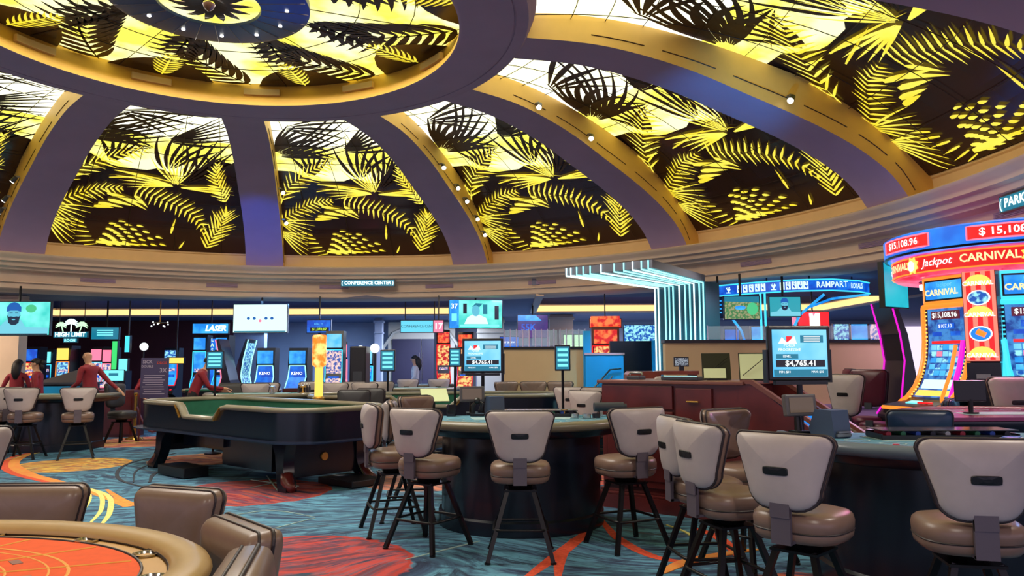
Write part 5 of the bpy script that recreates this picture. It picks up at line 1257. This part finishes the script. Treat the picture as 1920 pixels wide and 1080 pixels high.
# slot sign, dark slot back, misc
x,z=at(675,675,17.0); t=thing('slot_machine','plain black back of a slot machine left of the small blue one','slot machine',x,17,0,0,SL); b=MB(); b.box((0,0,z/2+.15),(.36,.5,z+.3),bev=.03); b.build('cabinet',M['black'],t); b=MB(); b.box((0,-.26,1.2),(.2,.01,.3)); b.build('back_panel',M['charcoal'],t)
# ---------------------------------------------------------------- carnival slot bank
CBX,CBY=6.10,9.30
t=thing('carnival_sign','round blue and red jackpot sign reading Jackpot Carnival above the right slot machines','sign',CBX,CBY,0)
def drum(prof,mt,nm): b=MB(); b.lathe(prof,64); return b.build(nm,mt,t,smooth=True)
up=drum([(1.2,2.80),(1.34,2.79),(1.38,2.82),(1.385,3.03),(1.35,3.05),(1.0,3.05)],E('drum_blue',(10,100,215),.95,(30,130,240),2),'upper_drum')
lo=drum([(1.0,2.52),(1.24,2.52),(1.27,2.54),(1.28,2.77),(1.25,2.79)],E('drum_red',(215,30,60),1.0,(235,70,110),3),'lower_drum')
drum([(1.1,2.53),(.5,2.535),(.45,2.2),(.01,2.2)],M['navy'],'canopy')
drum([(1.345,2.795),(1.375,2.79),(1.385,2.815)],M['navy'],'shadow_rim')
def cylbend(r,a0): return lambda p,l: Vector((r*math.cos(a0+p[0]/r),r*math.sin(a0+p[0]/r),l[2]+p[2]))
def cylpanel(par,a0,da,r,z0,z1,mt,nm,n=14):
    b=MB(); b.loft([[( (r+e)*math.cos(a0-da+2*da*i/n),(r+e)*math.sin(a0-da+2*da*i/n),z) for (e,z) in ((0,z0),(.012,z0+.008),(.012,z1-.008),(0,z1))] for i in range(n+1)]); return b.build(nm,mt,par)
def cyledge(par,a0,da,r,z0,z1,mt,nm):
    b=MB(); P=[(r*math.cos(a0-da+2*da*i/14),r*math.sin(a0-da+2*da*i/14),z0) for i in range(15)]+[(r*math.cos(a0+da-2*da*i/14),r*math.sin(a0+da-2*da*i/14),z1) for i in range(15)]
    b.tube(P,.010,5,closed=True); return b.build(nm,mt,par)
R_=math.radians
for a0,s in [(R_(186),'$15,108.96'),(R_(238),'$ 15,108.96'),(R_(290),'$15,108.96')]:
    cylpanel(up,a0,.30,1.387,2.85,3.0,M['e_red_screen'],'jackpot_panel'); cyledge(up,a0,.30,1.40,2.85,3.0,M['e_pink_glow'],'bulb_border'); text(s,.115,M['e_white_glow'],up,(0,0,2.925),xs=1.1,bold=.02,bend=cylbend(1.412,a0))
for a0 in (R_(217),R_(275),R_(159)):
    cylpanel(lo,a0,.50,1.282,2.57,2.75,E('banner_red',(214,20,24),1.0),'name_banner'); cyledge(lo,a0,.50,1.295,2.565,2.755,M['e_orange_glow'],'banner_border')
    text('Jackpot',.125,M['e_white_glow'],lo,(0,0,2.665),bold=.01,shear=.3,bend=cylbend(1.305,a0-.24)); text('CARNIVAL',.125,E('cream_letters',(255,226,160),1.1),lo,(0,0,2.665),bold=.025,bend=cylbend(1.305,a0+.20))
for a0 in (R_(188),R_(246)):
    b=MB(); b.M=Matrix.Translation((1.29*math.cos(a0),1.29*math.sin(a0),2.66))@Matrix.Rotation(a0+PI/2,4,'Z'); b.prism([(.11*math.cos(k*PI/8)*(1 if k%2 else .7),.11*math.sin(k*PI/8)*(1 if k%2 else .7)) for k in range(16)],-.01,-.02,'y'); b.build('star_burst',M['e_gold_glow'],lo)
    b=MB(); b.M=Matrix.Translation((1.30*math.cos(a0),1.30*math.sin(a0),2.65))@Matrix.Rotation(a0+PI/2,4,'Z'); b.prism(ell(0,0,.05,.06),-.02,-.03,'y'); b.build('balloon',M['e_neon_white'],lo)
def carnival(ang,label,col,edge,deckm):
    t=thing('slot_machine',label,'slot machine',CBX+.42*math.cos(ang),CBY+.42*math.sin(ang),0,ang+PI/2,'tall curved slot machines of the carnival bank')
    # local -Y points outwards from the bank
    W_=.66
    prof=[(.60,2.16),(.605,1.95),(.61,1.75),(.635,1.55),(.69,1.38),(.78,1.22),(.90,1.10)]
    body=[(.2,2.2),(.56,2.2)]+[(r-.03,z) for r,z in prof]+[(1.02,1.03),(1.26,.98),(1.27,.92),(1.0,.86),(.92,.6),(.92,0),(.2,0)]
    b=MB(); b.prism([(-r,z) for r,z in body],-W_/2,W_/2,'x'); b.build('cabinet',M['navy'],t)
    b=MB(); 
    rows=[[b.v((s*W_*.40,-r-.004,z)) for s in (-1,1)] for r,z in prof]
    for A_,B_ in zip(rows,rows[1:]): b.face([A_[0],A_[1],B_[1],B_[0]])
    ms=b.build('curved_screen',E('reel_blue',(18,60,140),.95,(60,130,200),9),t)
    for s in (-1,1):
        b=MB(); b.tube([(s*W_*.49,-r-.015,z) for r,z in prof]+[(s*W_*.50,-1.02,1.04)],.026,8); b.build('edge_light',M[edge],t,smooth=True)
        b=MB()
        for i in range(26):
            f=i/25*(len(prof)-1); j=min(int(f),len(prof)-2); f-=j; r=prof[j][0]+(prof[j+1][0]-prof[j][0])*f; z=prof[j][1]+(prof[j+1][1]-prof[j][1])*f
            b.box((s*W_*.43,-r-.012,z),(.022,.01,.018))
        q=b.build('bulb_row',M['e_gold_glow'] if col=='o' else M['e_cyan_trim'],t); q['kind']='stuff'
    b=MB(); b.tube([(-W_*.49,-.615,2.17),(W_*.49,-.615,2.17)],.03,8); b.build('edge_light',M[edge],t)
    b=MB(); b.box((0,-.612,2.06),(W_*.62,.01,.10),bev=.004); jp=b.build('jackpot_panel',E('maroon_panel',(90,16,40),.9),ms); text('$15,108.96',.085,M['e_white_glow'],jp,(0,-.625,2.06),bold=.02,xs=.95)
    b=MB(); b.box((0,-.612,1.93),(W_*.36,.01,.07),bev=.004); b.build('jackpot_panel',M['e_deep_blue_screen'],ms); text('$107.10',.06,M['e_white_glow'],ms,(0,-.622,1.93))
    for s in(-1,1): b=MB(); b.box((s*W_*.2,-.612,1.84),(W_*.2,.01,.05)); b.build('jackpot_panel',M['e_deep_blue_screen'],ms)
    b=MB(); b.box((0,-.622,1.74),(W_*.62,.012,.035)); b.build('banner_strip',M['e_red_screen'],ms)
    def P(z):
        for (r0,z0),(r1,z1) in zip(prof,prof[1:]):
            if z0>=z>=z1: f=(z0-z)/(z0-z1); return r0+(r1-r0)*f,math.atan2(r1-r0,z0-z1)
    for i in range(5):
        z=1.68-.075*i; r,an=P(z)
        for j in range(5): b=MB(); b.box((-W_*.26+W_*.13*j,-r-.012,z),(W_*.11,.008,.058),rx=-an); b.build('reel_cell',M[['e_sky_screen','e_mosaic_cool','e_pink_glow' if i==1 else 'e_blue_screen'][(i+j)%3]],ms)
    r,an=P(1.25); b=MB(); b.box((-.02,-r-.012,1.25),(W_*.62,.01,.12),rx=-an); b.build('paytable',M['e_tv_white'],ms)
    r,an=P(1.15); b=MB(); b.box((.0,-r-.012,1.15),(W_*.7,.01,.08),rx=-an); b.build('paytable',M['e_gold_glow'],ms)
    # upper display
    b=MB(); b.box((0,-.50,2.36),(W_*1.0,.22,.34),bev=.03); hd=b.build('top_cabinet',M[edge],t)
    b=MB(); b.box((0,-.615,2.36),(W_*.84,.01,.25),bev=.003); b.build('top_bezel',M['black'],hd)
    b=MB(); b.box((0,-.622,2.36),(W_*.78,.01,.21),bev=.003); ts_=b.build('top_screen',M['e_blue_screen'],hd)
    text('CARNIVAL',.10,M['e_cream_letters'],hd,(-.02,-.632,2.33),bold=.03); text('Jackpot',.075,M['e_sky_screen'],hd,(.02,-.632,2.42),shear=.3)
    for s in(-1,1): b=MB(); b.box((s*W_*.52,-.58,2.42),(.05,.06,.07),bev=.01); b.build('side_lamp',M['e_neon_white'],hd)
    b=MB(); b.box((0,-1.12,1.02),(W_*1.04,.30,.03),rx=.15,bev=.01); dk=b.build('button_deck',M['charcoal'],t)
    b=MB(); b.tube([(-W_*.53,-1.0,1.03),(-W_*.50,-1.27,.985),(W_*.50,-1.27,.985),(W_*.53,-1.0,1.03)],.022,6); b.build('deck_light',M[deckm],dk,smooth=True)
    b=MB(); b.box((-.05,-1.08,1.05),(.16,.10,.012),rx=.2); b.build('touch_screen',M['e_cyan_screen'],dk)
    for j in range(3): b=MB(); b.lathe([(.001,1.065),(.03,1.06),(.03,1.04)],12,c=(.10+.07*j,-1.14)); b.build('button',M['e_red_screen'],dk)
    b=MB(); b.box((0,-.93,.55),(W_*.7,.03,.5)); b.build('belly_panel',M['e_magenta_glow'] if col=='o' else M['e_deep_blue_screen'],t)
    return t
carnival(R_(196),'curved carnival slot machine with orange edge lights, left of the striped pillar','o','e_orange_glow','e_orange_glow')
carnival(R_(247),'curved carnival slot machine with blue edge lights at the right edge','b','e_cyan_trim','e_cyan_trim')
a0=R_(222)
t=thing('striped_pillar','red and white striped light pillar between the two carnival slot machines','pillar',CBX+.36*math.cos(a0),CBY+.36*math.sin(a0),0,a0+PI/2)
b=MB(); b.box((0,-.70,.75),(.34,.30,1.5)); b.build('base_cabinet',M['navy'],t)
b=MB(); b.box((0,-.70,2.02),(.34,.28,1.02)); b.build('shaft',M['cherry'],t)
b=MB(); b.box((0,-.845,2.02),(.32,.02,1.0)); pf=b.build('lit_face',E('pillar_pink',(250,130,110),1.0),t)
for s in (-1,0,1): b=MB(); b.box((s*.10,-.858,2.02),(.05,.006,.98)); b.build('stripe',M['e_red_screen'],pf)
for z_,k in [(2.40,0),(2.05,0),(1.60,0)]:
    b=MB(); b.M=Matrix.Translation((0,-.865,z_)); b.prism([(-.14,-.04)]+[(.14*math.cos(PI-PI*i/10),-.04+.12*math.sin(PI*i/10)) for i in range(11)],-.004,.002,'y'); b.build('sunrise',M['e_gold_glow'],pf); text('CARNIVAL',.065,M['e_white_glow'],pf,(0,-.875,z_-.02),bold=.03)
for z_,mt in [(2.22,'e_mosaic_cool'),(1.82,'e_blue_screen')]:
    b=MB(); b.M=Matrix.Translation((0,-.868,z_)); b.prism(ell(0,0,.115,.085),-.004,.002,'y'); b.build('round_badge',M['e_white_glow'],pf); b=MB(); b.M=Matrix.Translation((0,-.874,z_)); b.prism(ell(0,0,.10,.072),-.004,.002,'y'); b.build('round_badge',M[mt],pf)
b=MB(); b.tube([(-.03,-.884,1.845),(.05,-.884,1.80)],[.035,.03],8); b.build('mallet',M['e_orange_glow'],pf)
b=MB(); b.box((0,-.86,1.35),(.14,.02,.05)); b.build('bill_slot',M['steel'],t)
for s,mt in ((-1,'e_magenta_glow'),(1,'e_cyan_trim')):
    b=MB(); b.tube([(s*.20,-.80,1.75),(s*.24,-.86,1.45),(s*.33,-.92,1.1),(s*.36,-.92,.1)],.03,6); b.build('side_light',M[mt],t,smooth=True)
b=MB(); b.tube([(-.27,-.84,1.70),(-.31,-.92,1.4),(-.40,-.98,1.1),(-.42,-.98,.1)],.022,6); b.build('side_light',M['e_orange_glow'],t,smooth=True)
spot('carnival_glow',(4.7,7.6,2.3),(4.2,6.8,.6),45,(1,.2,.6),120); spot('carnival_glow_blue',(6.2,7.6,2.2),(5.2,6.4,.8),30,(.2,.45,1),120)
# ---------------------------------------------------------------- people
def person(px,D,label,H=1.75,face=0,lean=0,hair='short',arms=None,bottom='trousers',top='shirt',female=False,twist=0,head_turn=0,seated=False,x=None):
    x=X(px,D,700) if x is None else x
    t=thing('person',label,'person',x,D,0,face)
    k=H/1.78; sh=.17 if female else .20
    V=[];Ed=[];Rd=[];Tg=[]
    def add(p,r,par=None,tg='top'):
        V.append(Vector(p)*k); Rd.append(r if hasattr(r,'__len__') else (r,r)); Tg.append(tg)
        if par is not None: Ed.append((par,len(V)-1))
        return len(V)-1
    def L(p):   # bend the trunk forward (towards local -Y) about the hips
        q=Vector(p)-Vector((0,0,.95)); return Matrix.Rotation(lean,3,'X')@q+Vector((0,0,.95))
    pel=add((0,0,.95),(.155,.115),None,'bottom'); bel=add(L((0,0,1.08)),(.145,.105),pel); che=add(L((0,-.01,1.28)),(.165,.12),bel); up=add(L((0,0,1.42)),(.13,.085),che)
    nk=add(L((0,-.01,1.51)),(.055,.055),up,'skin'); h1=add(L((0,-.03,1.58)),(.065,.075),nk,'skin'); h2=add(L((0,-.03,1.66)),(.078,.095),h1,'skin'); h3=add(L((0,-.02,1.73)),(.062,.075),h2,'skin')
    arms=arms or [((-.27,.0,1.17),(-.25,-.18,.98)),((.27,.0,1.17),(.25,-.18,.98))]
    for s,(el,wr) in zip((-1,1),arms):
        s0=add(L((s*sh,0,1.41)),.062,up); e=add(el,.045,s0); wv=add(wr,.034,e); d=(Vector(wr)-Vector(el)).normalized()
        pm=add(Vector(wr)+d*.07,(.038,.022),wv,'skin')
        side=d.cross(Vector((0,0,1))); side=side.normalized() if side.length>.1 else Vector((1,0,0))
        for j,(o,ln) in enumerate([(-.03,.065),(-.010,.08),(.010,.076),(.03,.058)]):
            f=add(Vector(wr)+d*(.11+ln*.4)+side*o,.010,pm,'skin'); add(Vector(wr)+d*(.10+ln)+side*o+Vector((0,0,-.025)),.008,f,'skin')
        th=add(Vector(wr)+d*.07-side*.05*s,.012,pm,'skin'); add(Vector(wr)+d*.11-side*.06*s,.009,th,'skin')
    for s in (-1,1):
        if seated: hp=add((s*.10,-.02,.92),.09,pel,'bottom'); kn=add((s*.13,-.42,.88),.065,hp,'bottom'); an=add((s*.13,-.40,.45),.045,kn,'bottom')
        else: hp=add((s*.10,0,.88),.09,pel,'bottom'); kn=add((s*.12,-.02,.50),.062,hp,'bottom'); an=add((s*.12,.02,.09),.045,kn,'bottom')
        q=V[an]/k; add((q.x,q.y-.16,q.z-.045),(.045,.032),an,'shoe')
    me=bpy.data.meshes.new('body'); me.from_pydata([tuple(v) for v in V],Ed,[]); o=bpy.data.objects.new('body',me); COL.objects.link(o)
    md=o.modifiers.new('s','SKIN'); sv=me.skin_vertices[0].data
    for i,r in enumerate(Rd): sv[i].radius=(r[0]*k,r[1]*k); sv[i].use_root=(i==0)
    md.use_smooth_shade=True; ss=o.modifiers.new('u','SUBSURF'); ss.levels=2; ss.render_levels=2
    dg=bpy.context.evaluated_depsgraph_get(); dg.update(); nm=bpy.data.meshes.new_from_object(o.evaluated_get(dg)); o.modifiers.clear(); o.data=nm
    mats={'top':0,'skin':1,'bottom':2,'shoe':3}
    for q in (M[top],M['skin'],M[bottom],M['black']): nm.materials.append(q)
    segs=[(V[a_],V[b_],mats[Tg[b_]]) for a_,b_ in Ed]
    for p in nm.polygons:
        c=p.center; best=1e9; m_=0
        for a_,b_,g_ in segs:
            ab=b_-a_; f=max(0,min(1,(c-a_).dot(ab)/max(1e-9,ab.length_squared))); dd=(a_+ab*f-c).length
            if dd<best: best=dd; m_=g_
        p.material_index=m_; p.use_smooth=True
    o.parent=t
    hc=V[h2]; hl=Matrix.Translation(hc)@Matrix.Rotation(lean*.6,4,'X')@Matrix.Rotation(head_turn,4,'Z')
    if hair!='bald':
        b=MB(); b.M=hl
        rows=[]
        for i in range(7):
            th=PI*.62*i/6
            rows.append([(.092*k*math.sin(th)*math.cos(ph),(.108*k*math.sin(th)*math.sin(ph)+.015)*(1),.02+.105*k*math.cos(th)+( .05 if math.sin(ph)<-.3 and i>4 else 0)) for ph in [2*PI*q/16 for q in range(16)]])
        b.loft(rows)
        if hair=='long': b.tube([(0,.07,.05),(0,.10,-.05),(0,.12,-.18),(0,.11,-.30)],[.07,.09,.085,.04],10)
        if hair=='bun': b.sphere((0,.13,.02),.055,u=10,v=7); b.tube([(0,.10,.0),(.0,.14,-.12)],[.05,.03],8)
        b.build('hair',M['hair'],t,smooth='all')
    b=MB(); b.M=hl
    b.tube([(0,-.085,.02),(0,-.108,-.018),(0,-.095,-.03)],[.008,.016,.010],6)
    for s in (-1,1): b.sphere((s*.082,.01,-.01),.024,(.5,1,1.3),8,6)
    b.build('nose_and_ears',M['skin'],o,smooth='all')
    b=MB(); b.M=hl
    for s in (-1,1): b.sphere((s*.032,-.088,.018),.010,(1.3,.6,.7),8,5)
    b.build('eyes',M['hair'],o); b=MB(); b.M=hl; b.sphere((0,-.092,-.052),.018,(1.3,.5,.35),8,5); b.build('mouth',M['lip'] if 'lip' in M else mat('lip_skin',(150,80,74),.5),o)
    return t
person(32,15.9,'staff member in a burgundy shirt with long dark hair, seen from behind at far left',1.64,PI+.2,.05,'long',female=True)
person(74,15.4,'staff member in a burgundy shirt with tied dark hair, facing left',1.66,-PI/2+.3,.08,'bun',female=True,arms=[((-.25,-.05,1.18),(-.2,-.28,1.05)),((.25,.02,1.16),(.22,-.16,1.0))])
person(172,14.9,'bald man in a burgundy shirt standing beside the left card table, hand held back',1.82,-PI/2-.25,.12,'bald',arms=[((-.30,.10,1.18),(-.34,.30,1.02)),((.26,-.04,1.16),(.2,-.25,1.05))])
person(256,16.8,'staff member in a burgundy shirt mostly hidden behind the menu board',1.50,PI/2+.4,.35,'short')
person(360,14.6,'dark haired dealer in a burgundy shirt bending towards the square monitor',1.74,PI/2+.35,.42,'short',arms=[((-.22,-.32,1.12),(-.12,-.58,1.08)),((.22,-.32,1.08),(.15,-.56,1.04))])
person(779,21.0,'distant woman in a white blouse in front of the double doors',1.74,-PI/2,0,'long',top='whiteshirt',female=True)
# ---------------------------------------------------------------- far tables, stools and chairs
bj=None
def farbj(px,D,rot,label,felt='felt_green'):
    global bj
    if bj is None: bj=blackjack('blackjack_table',label,X(px,D,740),D,rot,felt); bj['group']='card tables beyond the craps tables'
    else: return clone(bj,X(px,D,740),D,0,rot,label,'card tables beyond the craps tables')
    return bj
farbj(108,14.25,0,'half-moon card table at far left with two taupe stools in front')
farbj(435,16.4,PI-.3,'card table at which the bending dealer works'); farbj(778,17.0,.1,'card table behind the row of stools, right of the lantern'); farbj(800,19.9,0,'farthest card table in front of the double doors')
farbj(1176,13.0,0,'card table just behind the cherry desk at its left')
farbj(1395,11.7,0,'card table behind the cherry desk, in front of the right tan wall')
G2='taupe stools around the far tables'
for px,D,ft,l in [(50,12.75,(-8.3,14.3),'left of two taupe stools in front of the far left card table'),(148,12.75,(-8.0,14.3),'right of two taupe stools in front of the far left card table'),
    (2,13.1,(-10.2,14.2),'taupe stool cut off at the left edge, beyond the orange table'),(-78,4.75,(-5,6.5),'taupe stool back poking in at the left edge above the orange table'),
    (480,14.9,(-5.5,17),'taupe stool just right of the bending dealer, seen from behind'),(508,15.6,(-4.6,17.6),'side-on taupe stool right of the dealer table'),
    (580,16.3,(-4.9,17.4),'brown-lit stool left of the orange lantern, at the KENO slots'),(632,15.1,(-3.3,18.8),'taupe stool immediately right of the orange lantern'),
    (668,15.9,(-3.0,18.8),'second taupe stool right of the orange lantern'),(690,15.1,(-2.2,18.5),'side-on stool in the middle of the row right of the lantern'),(716,15.9,(-2.9,18.6),'fourth stool right of the lantern, seen from behind'),
    (769,18.45,(-2.0,21),'taupe stool in front of the farthest card table, left one'),(825,18.45,(-1.6,21),'taupe stool in front of the farthest card table, right one'),
    (958,15.0,(.6,14),'side-on stool with blue light at the left of the tan wall table'),(1002,15.0,(.6,13),'stool before the tan wall table, left of the narrow cyan display'),(1046,15.0,(.2,13),'stool before the tan wall table, nearest the narrow cyan display'),
    (1074,12.0,(1.4,13.8),'stool in front of the card table behind the cherry desk, left one'),(1124,11.8,(1.8,13.8),'stool in front of the card table behind the cherry desk, right one'),(1112,10.4,(1.9,11.4),'taupe stool touching the left end of the cherry desk, half hidden'),
    (1392,10.3,(3.4,11.3),'pink-lit stool just left of the big jackpot monitor pole'),(1462,10.4,(3.6,11.3),'stool behind the pole of the big jackpot monitor')]:
    stool(X(px,D,740),D,*ft,l,G2)
chs=make_stool('slot_chair','tan high-backed slot chair turned sideways at the left of the carnival slots','chair',seat_z=.70,b0=.86,bh=.50,hw=.24,hb=.17,group='high-backed chairs at the slot machines')
chs.location=(X(1600,9.6,740),9.6,0); chs.rotation_euler=(0,0,face_to(0,0,.75,.66))
GS='high-backed chairs at the slot machines'
clone(chs,X(1880,7.7,740),7.7,0,face_to(0,0,.1,1),'brown high-backed chair behind the purple table at the right edge',GS)
chr_=make_stool('slot_chair','dark red padded slot chair right of the tan high-backed chair','chair',seat_z=.66,b0=.84,bh=.46,hw=.27,hb=.22,shell='wine',front='wine',hole=False,group='dark chairs near the slot machines') if 'wine' in M else None
M['wine']=mat('wine_vinyl',(84,24,44),.35,var=.1,scale=10); M['inkblue']=mat('ink_blue_vinyl',(22,44,74),.35,var=.1,scale=10); M['dkgrey']=mat('dark_grey_vinyl',(58,56,58),.5,var=.08,scale=10)
GD='dark chairs near the slot machines'
chr_=make_stool('slot_chair','dark red padded slot chair right of the tan high-backed chair','chair',seat_z=.66,b0=.90,bh=.50,hw=.27,hb=.22,shell='wine',front='wine',hole=False,group=GD)
chr_.location=(X(1645,10.9,740),10.9,0); chr_.rotation_euler=(0,0,2.2)
clone(chr_,X(1622,12.0,740),12.0,0,1.4,'thin side view of a dark red chair against the right tan wall',GD)
chb=make_stool('dealer_chair','ink blue rounded chair back left of the purple table','chair',seat_z=.60,b0=.68,bh=.46,hw=.23,hb=.21,shell='inkblue',front='inkblue',hole=False,bend=.8,group='rounded dealer chairs')
chb.location=(X(1712,6.2,780),6.2,0); chb.rotation_euler=(0,0,face_to(0,0,.3,1))
clone(chb,X(1735,7.95,760),7.95,0,-2.2,'ink blue chair right behind the carnival slot deck','rounded dealer chairs')
chd=make_stool('dealer_chair','dark grey rounded chair back behind the right end of the long craps table','chair',seat_z=.60,b0=.68,bh=.46,hw=.23,hb=.21,shell='dkgrey',front='dkgrey',hole=False,bend=.8,group='rounded dealer chairs')
chd.location=(X(667,11.3,740),11.3,0); chd.rotation_euler=(0,0,PI+.1)
clone(chd,X(708,12.0,740),12.0,0,PI-.3,'dark grey rounded chair back farther right behind the long craps table','rounded dealer chairs')
clone(chd,X(230,15.3,740),15.3,0,1.2,'black office-style chair left of the menu board','rounded dealer chairs')
clone(chd,X(432,15.1,740),15.1,0,.3,'dark rounded chair right of the bending dealer','rounded dealer chairs')
# purple glossy table at right
t=blackjack('card_table','glossy purple card table in front of the carnival slot bank',X(1865,7.0,770),6.85,PI,'purple' if 'purple' in M else 'felt_green',zt=1.06) if 'purple' in M else None
M['purple']=mat('wine_glossy_laminate',(120,34,84),.25,var=.08,scale=6)
t=blackjack('card_table','glossy purple card table in front of the carnival slot bank',X(1868,6.9,770),6.5,PI,'purple',rail='cherry',zt=1.07)
x=X(1782,6.9,750); t=thing('tablet_stand','back of a black tablet on a stand on the purple table','display',x,6.6,1.075,-.1)
b=MB(); b.box((0,0,.19),(.25,.03,.18),bev=.008); b.build('tablet',M['black'],t); b=MB(); b.cyl((0,.0,0),(0,.0,.12),.02,.02,8); b.cyl((0,0,0),(0,0,.012),.06,.06,12); b.build('stand',M['blackm'],t)
# table between craps tables: blue felt with lamps and bottles
farbj(492,14.2,.2,'card table with blue surface right behind the long craps table')
for px,l,h in [(510,'small steel mushroom lamp behind the long craps table, left one',.13),(568,'small brass mushroom lamp behind the long craps table, right one',.14)]:
    t=thing('mushroom_lamp',l,'lamp',X(px,13.9,745),13.9,.99)
    b=MB(); b.lathe([(.001,0),(.05,0),(.05,.015),(.022,.03),(.022,h-.04),(.06,h-.035),(.055,h),(.001,h+.01)],16); b.build('lamp_body',M['gold' if 'brass' in l else 'chrome'],t,smooth=True)
for k in range(5):
    t=thing('bottle',['first','second','third','fourth','fifth'][k]+' small dark bottle with white cap, counted from the lantern column','bottle',X(560+k*5,13.95,745),13.95,.99,0,'bottles standing by the lantern column')
    b=MB(); b.lathe([(.001,0),(.022,0),(.022,.10),(.009,.13),(.009,.16),(.001,.16)],10); b.build('glass',M['smoke'],t,smooth=True); b=MB(); b.lathe([(.012,.155),(.012,.18),(.001,.18)],8); b.build('cap',M['white'],t)
# greenish book stand on rear craps table, and paper
x=X(815,11.4,740); t=thing('rule_card_stand','pale green card leaning on a stand between the craps tables','sign',X(815,12.1,740),12.1,.0,.3)
b=MB(); b.box((0,0,1.02),(.42,.02,.30),rx=-.9); b.build('card',M['paper'],t); b=MB(); b.cyl((0,.05,0),(0,.05,1.0),.02,.02,8); b.cyl((0,.05,0),(0,.05,.02),.14,.14,14); b.build('stand',M['black'],t)
# ---------------------------------------------------------------- menu board, stanchion, rope
x,z=at(290,705,15.4); t=thing('menu_board','dark purple menu board with pale printed text on a dark red stand','sign',x,15.4,0,.05)
M['board']=mat('purple_board_print',(74,66,104),.5,var=.06,scale=3); M['boardtext']=mat('pale_board_lettering',(176,166,190),.6)
b=MB(); b.box((0,0,1.25),(.54,.03,.80)); bd=b.build('board',M['board'],t)
text('SICK',.09,M['boardtext'],bd,(-.14,-.02,1.57),bold=.03); text('DOUBLE',.06,M['boardtext'],bd,(-.14,-.02,1.48),bold=.03); text('ODDS',.07,M['c_or'],bd,(.14,-.02,1.55),bold=.02); text('3X',.12,M['boardtext'],bd,(.17,-.02,1.40),bold=.02)
for k in range(9): b=MB(); b.box((-.02 if k%2 else .0,-.018,1.30-.045*k),((.40,.34,.42)[k%3],.004,.014)); b.build('text_line',M['boardtext'],bd)
b=MB()
for s in(-1,1): b.cyl((s*.27,.02,0),(s*.27,.02,.9),.016,.016,6)
b.tube([(-.30,.02,.03),(.30,.02,.03)],.016,6); b.build('stand',M['darkred'],t)
x=X(254,15.9,770); t=thing('stanchion','brass rope post left of the menu board','post',x,15.9,0)
b=MB(); b.lathe([(.001,0),(.17,0),(.16,.03),(.05,.06),(.03,.07)],20); b.build('base',M['gold'],t,smooth=True); b=MB(); b.cyl((0,0,.05),(0,0,.90),.03,.03,12); b.lathe([(.03,.88),(.045,.90),(.045,.93),(.001,.95)],14); b.build('post',M['steel_w'] if 'steel_w' in M else M['gold'],t,smooth=True)
x2=X(322,15.3,770); t=thing('velvet_rope','dark red velvet rope hanging from the brass post','rope',x,15.85,0)
b=MB(); b.tube([(.05+ (x2-x-.1)*i/10,-.5*i/10,.85-.68*math.sin(PI*(i+1.2)/12.4)) for i in range(11)],.022,8); b.build('rope',M['wine'],t,smooth=True)
# dealer desks at left
t=thing('pit_counter','dark counter with blue-lit front between the two groups of staff','desk',X(118,16.9,720),16.9)
b=MB(); b.box((0,0,.55),(1.3,.6,1.1)); b.build('counter',M['black'],t); b=MB(); b.box((0,-.31,.95),(1.1,.02,.22)); b.build('front_panel',M['bluewall'],t); b=MB(); b.box((0,0,1.12),(1.4,.7,.04)); b.build('counter_top',M['charcoal'],t)
b=MB(); b.prism([(-.55,1.14),(.35,1.14),(.55,1.42),(.5,1.45)],-.1,.15,'y'); b.build('document_slope',M['steel_dark'],t)
x,z=at(213,704,16.5); t=thing('computer_monitor','bright cyan computer screen to the right of the bald man','monitor',x,16.5,.982)
b=MB(); b.box((0,.02,z-.982),(.46,.03,.25)); b.build('frame',M['black'],t); b=MB(); b.box((0,0,z-.982),(.43,.01,.22)); s_=b.build('screen',M['e_cyan_screen'],t); b=MB(); b.cyl((0,.03,0),(0,.03,z-1.1),.02,.02,8); b.box((0,.03,.01),(.2,.15,.02)); b.build('stand',M['black'],t)
b=MB(); b.box((0,-.008,z-.96),(.2,.004,.06)); b.build('screen_window',M['e_teal_panel'],s_)
t=thing('cabinet','dark red wooden cabinet supporting the cyan computer screen','cabinet',X(222,16.6,760),16.6); b=MB(); b.box((0,0,.49),(.9,.5,.98)); b.build('carcass',M['cherry'],t); b=MB(); b.box((0,-.26,.45),(.8,.02,.8)); b.build('door',M['cherry'],t)
t=thing('cabinet','small red cabinet below the KENO slot machines','cabinet',X(560,17.2,760),17.2); b=MB(); b.box((0,0,.49),(.62,.4,.98)); b.build('carcass',M['darkred'],t); b=MB(); b.box((0,-.21,.5),(.54,.02,.84)); b.build('door',M['cherry'],t)
# red wood divider behind desk
t=thing('wood_podium','orange-brown wooden podium behind the cherry desk with a small monitor','podium',X(1237,10.4,700),10.4)
b=MB(); b.prism([(-.46,0),(-.46,1.36),(-.42,1.40),(-.02,1.40),(-.02,0)],-.2,.2,'y'); b.build('left_panel',M['redwood'],t); b=MB(); b.box((.22,.1,.66),(.48,.04,1.32)); b.box((.22,0,1.38),(.52,.42,.05)); b.build('desk_body',M['redwood'],t); b=MB(); b.box((.44,0,.68),(.04,.4,1.36)); b.build('right_panel',M['redwood'],t)
b=MB(); b.box((.22,-.05,1.22),(.42,.3,.02)); b.build('shelf',M['navy'],t); 
t=thing('small_monitor','small dark speckled monitor on top of the wooden podium','monitor',X(1277,10.4,672),10.4,1.405); b=MB(); b.box((0,0,.12),(.20,.03,.13)); b.build('frame',M['black'],t); b=MB(); b.box((0,-.018,.12),(.17,.004,.10)); b.build('screen',E('speckled',(20,24,40),.8,(150,160,170),60),t); b=MB(); b.box((0,0,.03),(.06,.06,.06)); b.build('stand',M['black'],t)
